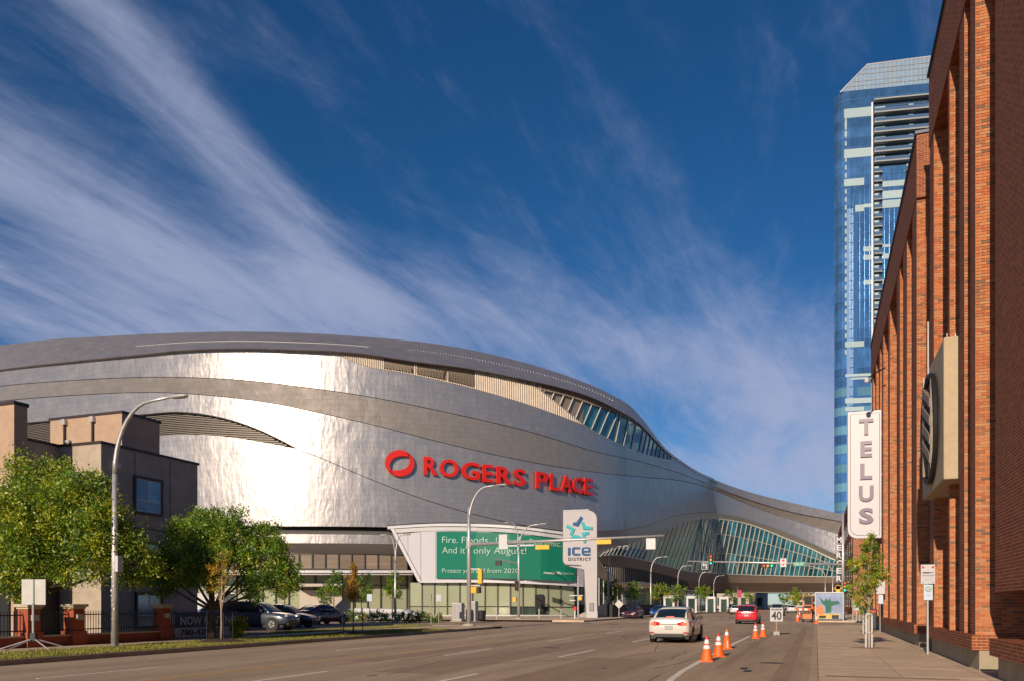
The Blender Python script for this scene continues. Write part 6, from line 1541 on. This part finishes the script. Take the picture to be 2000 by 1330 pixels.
def make_car(label, spec, paint, cat='car', group=None, lit=False, loc=(0, 0, 0), rz=0.0, sun=False):
    t = thing('parked_car' if 'parked' in label else 'car', label, cat, loc, rz, group=group)
    L = spec['L']
    def pb(s):
        y, w, zb, zt = s; h = zt - zb
        return [(0, zb), (w*.78, zb), (w*.93, zb + .06), (w*.985, zb + h*.22), (w, zb + h*.45), (w*.985, zb + h*.70), (w*.955, zb + h*.86), (w*.88, zb + h*.97), (w*.5, zt + .012), (0, zt + .022)]
    body = ringmesh(spec['body'], pb).build('body', paint, t, smooth=True)
    def pc(s):
        y, w, wt, zb, zt = s; zt = max(zt, zb + .02)
        return [(0, zb - .05), (w, zb - .05), (w + (wt - w)*.5, zb + (zt - zb)*.5), (wt + .02, zb + (zt - zb)*.86), (wt - .06, zt - .012), (wt*.5, zt), (0, zt + .008)]
    ringmesh(spec['cab'], pc).build('windows', 'car_glass', t, smooth=True)
    S = catmull(spec['cab'], 4); r0, r1 = spec['roof']
    def pr(s):
        y, w, wt, zb, zt = s; return [(0, zt - .05), (wt - .02, zt - .07), (wt + .03, zb + (zt - zb)*.82), (wt + .005, zb + (zt - zb)*.93), (wt - .07, zt + .006), (wt*.5, zt + .022), (0, zt + .03)]
    rs = [s for s in S if r0 <= s[0] <= r1]; ringmesh(rs[::3] if len(rs) > 9 else rs, pr, 2).build('roof', paint, t, smooth=True)
    def at(y, f):                                        # point on the side glass at height share f
        s = min(S, key=lambda s_: abs(s_[0] - y)); y_, w, wt, zb, zt = s; return (w + (wt - w) * f + .012, y, zb + (zt - zb) * f)
    for sx in (-1, 1):
        a0, a1 = spec['cab'][0], spec['cab'][-1]
        for pts, rr in (([(sx*(a0[1]), a0[0] - .02, a0[3] + .02)] + [(sx * p[0], p[1], p[2]) for p in (at(a0[0] + (r0 - a0[0]) * .5, .93), at(r0 + .1, .95))], .045),
                        ([(sx*a1[1], a1[0], a1[3])] + [(sx * p[0], p[1], p[2]) for p in (at(r1 + (a1[0] - r1) * .5, .95), at(r1 - .05, .95))], .035),
                        ([(sx * p[0], p[1], p[2]) for p in (at((r0+r1)/2 - .1, 0), at((r0+r1)/2 - .1, .5), at((r0+r1)/2 - .1, .9))], .03)):
            q = MB(); q.tube(pts, rr, 6); q.build('pillar', paint if rr > .031 else 'trim_black', t, smooth=True)
        # rear quarter panel behind the back side window
        p_a, p_b, p_c = at(a0[0] + .08, 0), at(r0 + .18, .9), at(r0 + .12, 0)
        q = MB(); q.hexa([(sx*(p_a[0]-.03), p_a[1], p_a[2]), (sx*(p_b[0]-.02), p_b[1], p_b[2]), (sx*(p_c[0]-.03), p_c[1], p_c[2])], [(sx*(p_a[0]+.015), p_a[1], p_a[2]), (sx*(p_b[0]+.015), p_b[1], p_b[2]), (sx*(p_c[0]+.015), p_c[1], p_c[2])]); q.build('quarter_panel', paint, t)
        wm = min(spec['body'], key=lambda s_: abs(s_[0] - 2.3))[1]
        for yw in spec['wheels']:
            rw = spec['r']; q = MB(); q.lathe([(rw + .055, 0), (rw + .055, sx * .012)], (sx * (wm - .014), yw, rw + .01), 22, axis='x'); q.build('wheel_arch', 'trim_black', t)
            q = MB(); q.lathe([(rw * .6, -.11), (rw - .02, -.11), (rw, -.08), (rw, .08), (rw - .02, .11), (rw * .6, .11)], (sx * (wm - .10), yw, rw), 22, axis='x'); wh = q.build('wheel', 'tyre', t, smooth=False)
            q = MB(); q.lathe([(rw * .63, 0), (rw * .60, sx * .008), (rw * .5, -sx * .02)], (sx * (wm + .012), yw, rw), 22, axis='x')
            for k_ in range(5):
                a = k_ * 1.2566; q.tube([(sx * (wm + .012), yw, rw), (sx * (wm + .012), yw + rw * .58 * math.cos(a), rw + rw * .58 * math.sin(a))], .03, 4)
            q.build('rim', 'rim', wh)
        zt = spec['body'][1][3]
        for pts, z0, z1 in (([(.36, -.012), (.60, .0), (.80, .10), (.872, .34)], zt - .30, zt - .10),):
            q = MB()
            for (xa, ya), (xb, yb_) in zip(pts, pts[1:]):
                k0 = (xa - .36) / .5; k1 = (xb - .36) / .5
                q.hexa([(sx*xa, ya - .012, z0 + .05 - .05*k0), (sx*xb, yb_ - .012, z0 + .05 - .05*k1), (sx*xb, yb_ + .1, z0 + .05 - .05*k1), (sx*xa, ya + .1, z0 + .05 - .05*k0)],
                       [(sx*xa, ya - .012, z1 - .02 + .01*k0), (sx*xb, yb_ - .012, z1 + .02*k1), (sx*xb, yb_ + .1, z1 + .02*k1), (sx*xa, ya + .1, z1 - .02 + .01*k0)])
            tl = q.build('tail_light', 'tail_red', t)
            q = MB(); q.box(sx*.52, -.03, z0 + .06, sx*.74, .02, z1 - .05); q.build('lamp_glow', 'tail_lit' if lit else 'tail_red', tl)
        zf_ = spec['body'][-2][3]
        q = MB(); q.box(sx*.46, L - .2, zf_ - .04, sx*.78, L - .02, zf_ + .10); q.build('head_light', 'head_glass', t, bevel=.03)
        q = MB(); q.box(sx*.60, -.005, .42, sx*.80, .12, .47); q.build('reflector', 'tail_red', t)
        m_ = at(r1 + .35, .1); q = MB(); q.box(sx*(m_[0] + .04), m_[1] - .06, m_[2] + .0, sx*(m_[0] + .24), m_[1] + .06, m_[2] + .14); q.build('door_mirror', paint if not lit else 'trim_black', t, bevel=.03)
        for yd in (1.75, 2.75): q = MB(); q.box(sx*(wm - .005), yd, spec['body'][4][3] - .2, sx*(wm + .018), yd + .17, spec['body'][4][3] - .17); q.build('door_handle', 'chrome', t)
        q = MB()
        for yd in (1.25, 2.2, 3.15): q.box(sx*(wm - .02), yd, .38, sx*(wm + .002), yd + .012, .9)
        q.build('door_gaps', 'trim_black', t, kind='stuff')
    q = MB(); q.box(-.34, -.035, spec['body'][1][3] - .22, .34, 0.03, spec['body'][1][3] - .18); q.build('boot_trim', 'chrome', t)
    q = MB(); q.box(-.165, -.035, spec['body'][1][3] - .43, .165, .02, spec['body'][1][3] - .26); q.build('licence_plate', 'plate', t)
    q = MB(); q.box(-.62, -.02, .24, .62, .14, .40); q.build('lower_bumper', 'trim_black', t, bevel=.03)
    q = MB(); q.box(-.66, L - .12, .30, .66, L + .0, .46); q.box(-.4, L - .1, .5, .4, L + .005, .6); q.build('grille', 'trim_black', t, bevel=.02)
    q = MB(); q.box(-.78, .3, .18, .78, L - .3, .30); q.build('underbody', 'trim_black', t)
    if lit:
        q = MB(); q.box(-.16, spec['cab'][0][0] - .02, spec['cab'][0][4] + .02, .16, spec['cab'][0][0] + .06, spec['cab'][0][4] + .07); q.build('brake_lamp', 'tail_lit', t)
        q = MB(); q.tube([(-.55, 0.02, .285), (-.55, -.06, .275)], .035, 8); q.build('exhaust_pipe', 'chrome', t)
    return t
make_car('pearl white sedan driving away in the right lane with its brake lights on', SED, 'paint_pearl', lit=True, loc=(-5.72, 34.0, 0))
t = make_car('bright red hatchback driving away ahead of the white sedan', HAT, 'paint_red', lit=False, loc=(-5.35, 69.5, 0))
x, y = P(1222, 92); make_car('maroon sedan coming the other way near the white pylon', SED, 'paint_maroon', loc=(x + .3, y + 4.6, 0), rz=math.pi)
x, y = P(1281, 104); make_car('bright blue sedan coming the other way, half hidden by the white sedan', SED, 'paint_blue', loc=(x, y + 4.6, 0), rz=math.pi)
for px, d, spec, m, rz, lab in ((438, 49, SUV, 'paint_slate', -1.45, 'slate blue parked crossover behind the rental banner'), (492, 55, SED, 'paint_navy', -1.40, 'dark navy parked sedan right of the crossover'), (537, 62, SED, 'paint_silver', 1.75, 'silver parked sedan behind the navy sedan'), (586, 61, SED, 'paint_maroon', -.2, 'dark red parked sedan tail on at the end of the lot'), (474, 66, SUV, 'paint_silver', 1.7, 'silver parked crossover in the back row of the lot')):
    x, y = P(px, d); make_car(lab, spec, m, loc=(x, y, .11), rz=rz, group='cars parked in the lot')
for x, y, spec, m, lab, rz in ((-5.2, 122, SUV, 'paint_silver', 'distant silver crossover driving away beyond the speed sign', 0), (-9.4, 128, SUV, 'paint_charcoal', 'distant black pickup sized vehicle left of the silver crossover', 0), (-12.4, 138, SED, 'paint_van', 'distant white sedan under the bridge at the left', 0), (-4.4, 165, SED, 'paint_van', 'distant pale sedan just right of the silver crossover', 0), (-14.5, 160, SUV, 'paint_charcoal', 'furthest dark vehicle under the bridge', math.pi)):
    make_car(lab, spec, m, loc=(x, y, 0), rz=rz, group='distant traffic under the bridge')
t = thing('delivery_van', 'boxy white van parked behind the silver crossover in the lot', 'van', (*P(448, 72), .11), rz=1.7)
q = MB(); q.box(-1, 0, .5, 1, 4.0, 2.5); q.build('cargo_box', 'paint_van', t, bevel=.08); q = MB(); q.prism([(-1, 4.0, .45), (-1, 5.3, .45), (-1, 5.3, 1.1), (-1, 4.8, 1.3), (-1, 4.4, 2.1), (-1, 4.0, 2.1)], (2, 0, 0)); q.build('cab', 'paint_van', t, bevel=.05)
q = MB(); q.hexa([(-.9, 4.83, 1.32), (.9, 4.83, 1.32), (.85, 4.46, 2.02), (-.85, 4.46, 2.02)], [(-.9, 4.86, 1.34), (.9, 4.86, 1.34), (.85, 4.49, 2.04), (-.85, 4.49, 2.04)]); q.build('windscreen', 'car_glass', t)
for sx in (-1, 1):
    for yw in (.9, 4.4): q = MB(); q.lathe([(.38, -.12), (.38, .12)], (sx * .9, yw, .38), 18, axis='x'); q.build('wheel', 'tyre', t)

# far truck under the bridge
t = thing('dark_truck', 'dark boxy truck with orange barrier in front, beyond the bridge', 'truck', (-1.3, 205, 0))
q = MB(); q.box(-1.3, 0, .6, 1.3, 8, 3.6); q.build('cargo_box', 'louvre_dark', t, bevel=.08); q = MB(); q.box(-1.2, -.04, .9, 1.2, 0, 3.3); q.build('rear_door', 'shadow_gap', t)
for sx in (-1, 1): q = MB(); q.lathe([(.5, -.2), (.5, .2)], (sx * 1.05, 1.4, .5), 16, axis='x'); q.build('wheel', 'tyre', t)
t = thing('barrier', 'orange striped construction barrier on two legs beyond the far cones', 'barrier', (-1.6, 128, 0))
for k_ in range(6): q = MB(); q.box(-1.2 + k_ * .4, -.03, .75, -.8 + k_ * .4, .03, 1.05); q.build('board', 'cone_orange' if k_ % 2 == 0 else 'cone_white', t)
for x_ in (-1, 1): q = MB(); q.box(x_ - .04, -.3, 0, x_ + .04, .3, .06); q.box(x_ - .03, -.03, .06, x_ + .03, .03, 1.05); q.build('leg', 'grey_metal', t)

# painted hoarding and works on the right pavement
mat('mural_sky', (0.24, 0.30, 0.46), .6, var=.35, vscale=1.1); mat('mural_green', (0.008, 0.12, 0.085), .6); mat('mural_yellow', (0.62, 0.42, 0.10), .6, var=.2, vscale=2); mat('mural_orange', (0.72, 0.20, 0.06), .6, var=.2, vscale=3)
t = thing('mural_hoarding', 'site hoarding painted with a blue sky and a green winged shape on the right pavement', 'hoarding', (-.05, 80.5, .15))
q = MB(); q.box(0, 0, .1, 2.35, .08, 2.5); q.build('board', 'mural_sky', t); q = MB(); q.box(-.05, -.06, 2.5, 2.4, .12, 2.6); q.box(-.05, -.06, 0, 0.02, .12, 2.5); q.box(2.33, -.06, 0, 2.4, .12, 2.5); q.build('frame', 'white_metal', t)
q = MB(); q.prism([(-.02 + x_, -.012, z_) for x_, z_ in ((.35, 2.2), (.75, 1.75), (.95, 2.05), (1.1, 1.8), (1.25, 2.1), (1.35, 1.75), (1.95, 1.8), (2.15, 1.55), (1.4, 1.35), (1.35, .75), (.9, .7), (.85, 1.35), (.55, 1.6))], (0, .01, 0)); q.build('painted_figure', 'mural_green', t)
q = MB(); q.box(.15, -.014, .15, 2.1, -.002, .62); q.build('painted_ground', 'mural_yellow', t); q = MB(); q.box(.3, -.02, .2, .9, -.013, .45); q.build('painted_shade', 'louvre_dark', t); q = MB(); q.box(1.4, -.02, .15, 2.0, -.013, .5); q.build('painted_shade', 'louvre_dark', t)
q = MB(); q.prism([(x_, -.02, z_) for x_, z_ in ((0.02, 1.0), (.3, 1.5), (.6, 1.25), (.75, .9), (.6, .5), (.1, .6))], (0, .01, 0)); q.build('painted_flame', 'mural_orange', t)
t = thing('site_fence', 'wire mesh site fence with white notice plate between hoarding and brick wall', 'fence', (2.95, 76, .15))
q = MB()
for k_ in range(8): q.tube([(.0 + k_ * .27, 0, 0), (.0 + k_ * .27, 0, 2.1)], .022, 5)
for z_ in (.1, .75, 1.4, 2.05): q.tube([(0, 0, z_), (1.9, 0, z_)], .02, 5)
q.build('mesh_panel', 'galv', t, kind='stuff'); q = MB(); q.box(.1, -.05, .95, .65, -.03, 1.6); q.build('notice_plate', 'white_panel', t)
for x_ in (0, 1.9): q = MB(); q.box(x_ - .3, -.12, 0, x_ + .3, .12, .12); q.build('foot', 'concrete', t)
t = thing('scissor_lift', 'orange work lift standing on the road edge beside the hoarding', 'work lift', (-.75, 79.5, 0))
q = MB(); q.box(-.4, -.6, .3, .4, .8, .75); q.build('chassis', 'mural_orange', t, bevel=.04)
for sx in (-1, 1):
    for yy in (-.4, .6): q = MB(); q.lathe([(.2, -.07), (.2, .07)], (sx * .36, yy, .2), 14, axis='x'); q.build('wheel', 'tyre', t)
q = MB()
for z_ in (.75, 1.0, 1.25): q.tube([(-.3, -.5, z_), (-.3, .6, z_ + .25)], .03, 4); q.tube([(-.3, .6, z_), (-.3, -.5, z_ + .25)], .03, 4); q.tube([(.3, -.5, z_), (.3, .6, z_ + .25)], .03, 4)
q.build('scissor_arms', 'mural_orange', t); q = MB(); q.box(-.42, -.62, 1.5, .42, .8, 1.58)
for a_ in (-.4, .4):
    for yy in (-.6, .1, .78): q.tube([(a_, yy, 1.58), (a_, yy, 2.4)], .022, 5)
    q.tube([(a_, -.6, 2.4), (a_, .78, 2.4)], .025, 5)
q.tube([(-.4, -.6, 2.4), (.4, -.6, 2.4)], .025, 5); q.build('platform', 'mural_orange', t)

# worker: one continuous body grown from a skeleton, clothes over it
mat('skin_tone', (0.42, 0.24, 0.16), .6); mat('hi_vis', (0.85, 0.20, 0.02), .6); mat('trousers', (0.02, 0.022, 0.03), .8); mat('helmet_white', (0.75, 0.74, 0.70), .3)
def person(label, loc, rz):
    t = thing('person', label, 'person', loc, rz)
    J = [((0, 0, .95), .13), ((0, 0, 1.15), .12), ((0, 0, 1.38), .15), ((0, 0, 1.50), .06), ((0, -.01, 1.60), .085), ((0, -.015, 1.72), .095),
         ((.19, 0, 1.42), .06), ((.27, -.03, 1.16), .045), ((.24, -.20, .98), .035), ((.23, -.27, .95), .03), ((-.19, 0, 1.42), .06), ((-.28, .0, 1.16), .045), ((-.27, -.06, .92), .035), ((-.27, -.08, .82), .03),
         ((.10, 0, .88), .10), ((.12, -.03, .50), .07), ((.12, .02, .10), .05), ((.13, -.14, .05), .04), ((-.10, 0, .88), .10), ((-.13, .02, .50), .07), ((-.14, .05, .10), .05), ((-.15, -.10, .05), .04)]
    E = [(0,1),(1,2),(2,3),(3,4),(4,5),(2,6),(6,7),(7,8),(8,9),(2,10),(10,11),(11,12),(12,13),(0,14),(14,15),(15,16),(16,17),(0,18),(18,19),(19,20),(20,21)]
    me = bpy.data.meshes.new('body'); me.from_pydata([j[0] for j in J], E, []); me.update()
    o = bpy.data.objects.new('body', me); COL.objects.link(o); o.parent = t
    sk = o.modifiers.new('skin', 'SKIN')
    for i, j in enumerate(J): me.skin_vertices[0].data[i].radius = (j[1], j[1] * .85)
    me.skin_vertices[0].data[0].use_root = True
    ss = o.modifiers.new('sub', 'SUBSURF'); ss.levels = 2; ss.render_levels = 2; me.materials.append(MATS['trousers'])
    q = MB(); q.lathe([(.17, .90), (.175, 1.0), (.165, 1.15), (.20, 1.36), (.15, 1.46), (.07, 1.50)], (0, 0, 0), 16); q.v = [(v_[0] * 1.12, v_[1] * .82, v_[2]) for v_ in q.v]; q.build('safety_vest', 'hi_vis', t, smooth=True)
    for s_ in (1, -1): q = MB(); q.tube([(s_*.17, 0, 1.42), (s_*.275, -.02, 1.16), ((.245, -.18, 1.0) if s_ > 0 else (-.272, -.05, .95))], [.085, .068, .055], 10); q.build('sleeve', 'hi_vis', t, smooth=True)
    q = MB(); q.lathe([(.02, -.125), (.07, -.11), (.088, -.03), (.09, .04), (.07, .10), (.02, .125)], (0, -.02, 1.68), 14); q.build('head', 'skin_tone', t, smooth=True)
    q = MB(); q.lathe([(.135, 1.715), (.105, 1.73), (.10, 1.78), (.06, 1.83), (.01, 1.845)], (0, -.02, 0), 16); q.build('hard_hat', 'helmet_white', t, smooth=True)
    q = MB(); q.lathe([(.181, 1.05), (.181, 1.10)], (0, 0, 0), 16); q.v = [(v_[0] * 1.12, v_[1] * .84, v_[2]) for v_ in q.v]; q.build('reflective_tape', 'cone_white', t)
    return t
x, y, z = G(1589.5, 1213.5); person('worker in orange high visibility vest and black trousers standing beside the far cone', (x, y, 0), .4)

# ---------------------------------------------------------------- the city beyond
mat('far_pale', (0.42, 0.38, 0.32), .8, var=.1, vscale=.2); mat('far_grey', (0.22, 0.21, 0.21), .8, var=.1, vscale=.2); mat('far_brown', (0.20, 0.12, 0.08), .8); mat('far_magenta', (0.4, 0.02, 0.10), .6)
def far_building(lab, x0, y0, x1, y1, h, m, rows, cols, name='distant_building'):
    t = thing(name, lab, 'building', ((x0 + x1) / 2, y0, 0), world=True)
    bx_('wall', m, x0, y0, 0, x1, y1, h, parent=t); bx_('roof_parapet', m, x0 - .3, y0 - .3, h, x1 + .3, y1 + .3, h + .8, parent=t)
    w = (x1 - x0) / cols
    for r_ in range(rows):
        for c_ in range(cols): bx_('window', 'dim_glass', x0 + (c_ + .2) * w, y0 - .12, 1.2 + r_ * (h - 1) / rows, x0 + (c_ + .8) * w, y0 + .1, 1.2 + (r_ + .62) * (h - 1) / rows, parent=t)
    return t
far_building('pale distant office with tall window bays seen under the bridge at the left', -40, 330, -19, 360, 11, 'far_pale', 2, 7)
far_building('grey distant block behind the street trees under the bridge', -70, 300, -42, 330, 16, 'far_grey', 4, 6)
far_building('brown distant building at the end of the avenue, right side', 4, 300, 24, 330, 9, 'far_brown', 2, 5)
far_building('low pale distant building far down the avenue', -14, 560, 12, 590, 8, 'far_pale', 2, 8)
far_building('tan distant building beyond the parking lot edge at the far left', -150, 150, -120, 170, 9, 'far_pale', 2, 6)
x, y = P(1552, 230)
tree('distant_tree', 'yellow-green street tree standing in the gap under the bridge', (x, y, .1), 1.5, [(0, 0, 3.0, 1.9), (.8, 0, 4.3, 1.2), (-.8, 0, 4.0, 1.3), (0, 0, 5.4, .9)], 1800, .22, (40, 50, 10, 0), tr=.12, forks=False, clump=.3)
for i in range(9):
    x = -60 - i * 26 + random.uniform(-5, 5); y = 340 + random.uniform(-60, 60)
    if i < 4: x = -30 + i * 13; y = 480 + i * 9
    tree('distant_tree', ['round', 'tall', 'spreading', 'leaning', 'thin', 'dense', 'loose', 'dark', 'small'][i] + ' distant tree on the horizon, number %s from the road gap' % ['one', 'two', 'three', 'four', 'five', 'six', 'seven', 'eight', 'nine'][i], (x, y, 0), 2.5, [(0, 0, 5, 2.8), (1.5, 0, 6.5, 1.8), (-1.5, 0, 6.3, 1.8)], 900, .4, (40, 10, 50, 0), tr=.2, forks=False, clump=.3)
t = thing('overhead_sign', 'magenta pennant banner on a lamp standard under the bridge', 'street banner', (-19, 218, .15)); q = MB(); q.tube([(0, 0, 0), (0, 0, 6)], .08, 6); q.build('pole', 'grey_metal', t); q = MB(); q.box(.1, -.02, 3.3, 1.0, .02, 5.2); q.build('pennant', 'far_magenta', t)
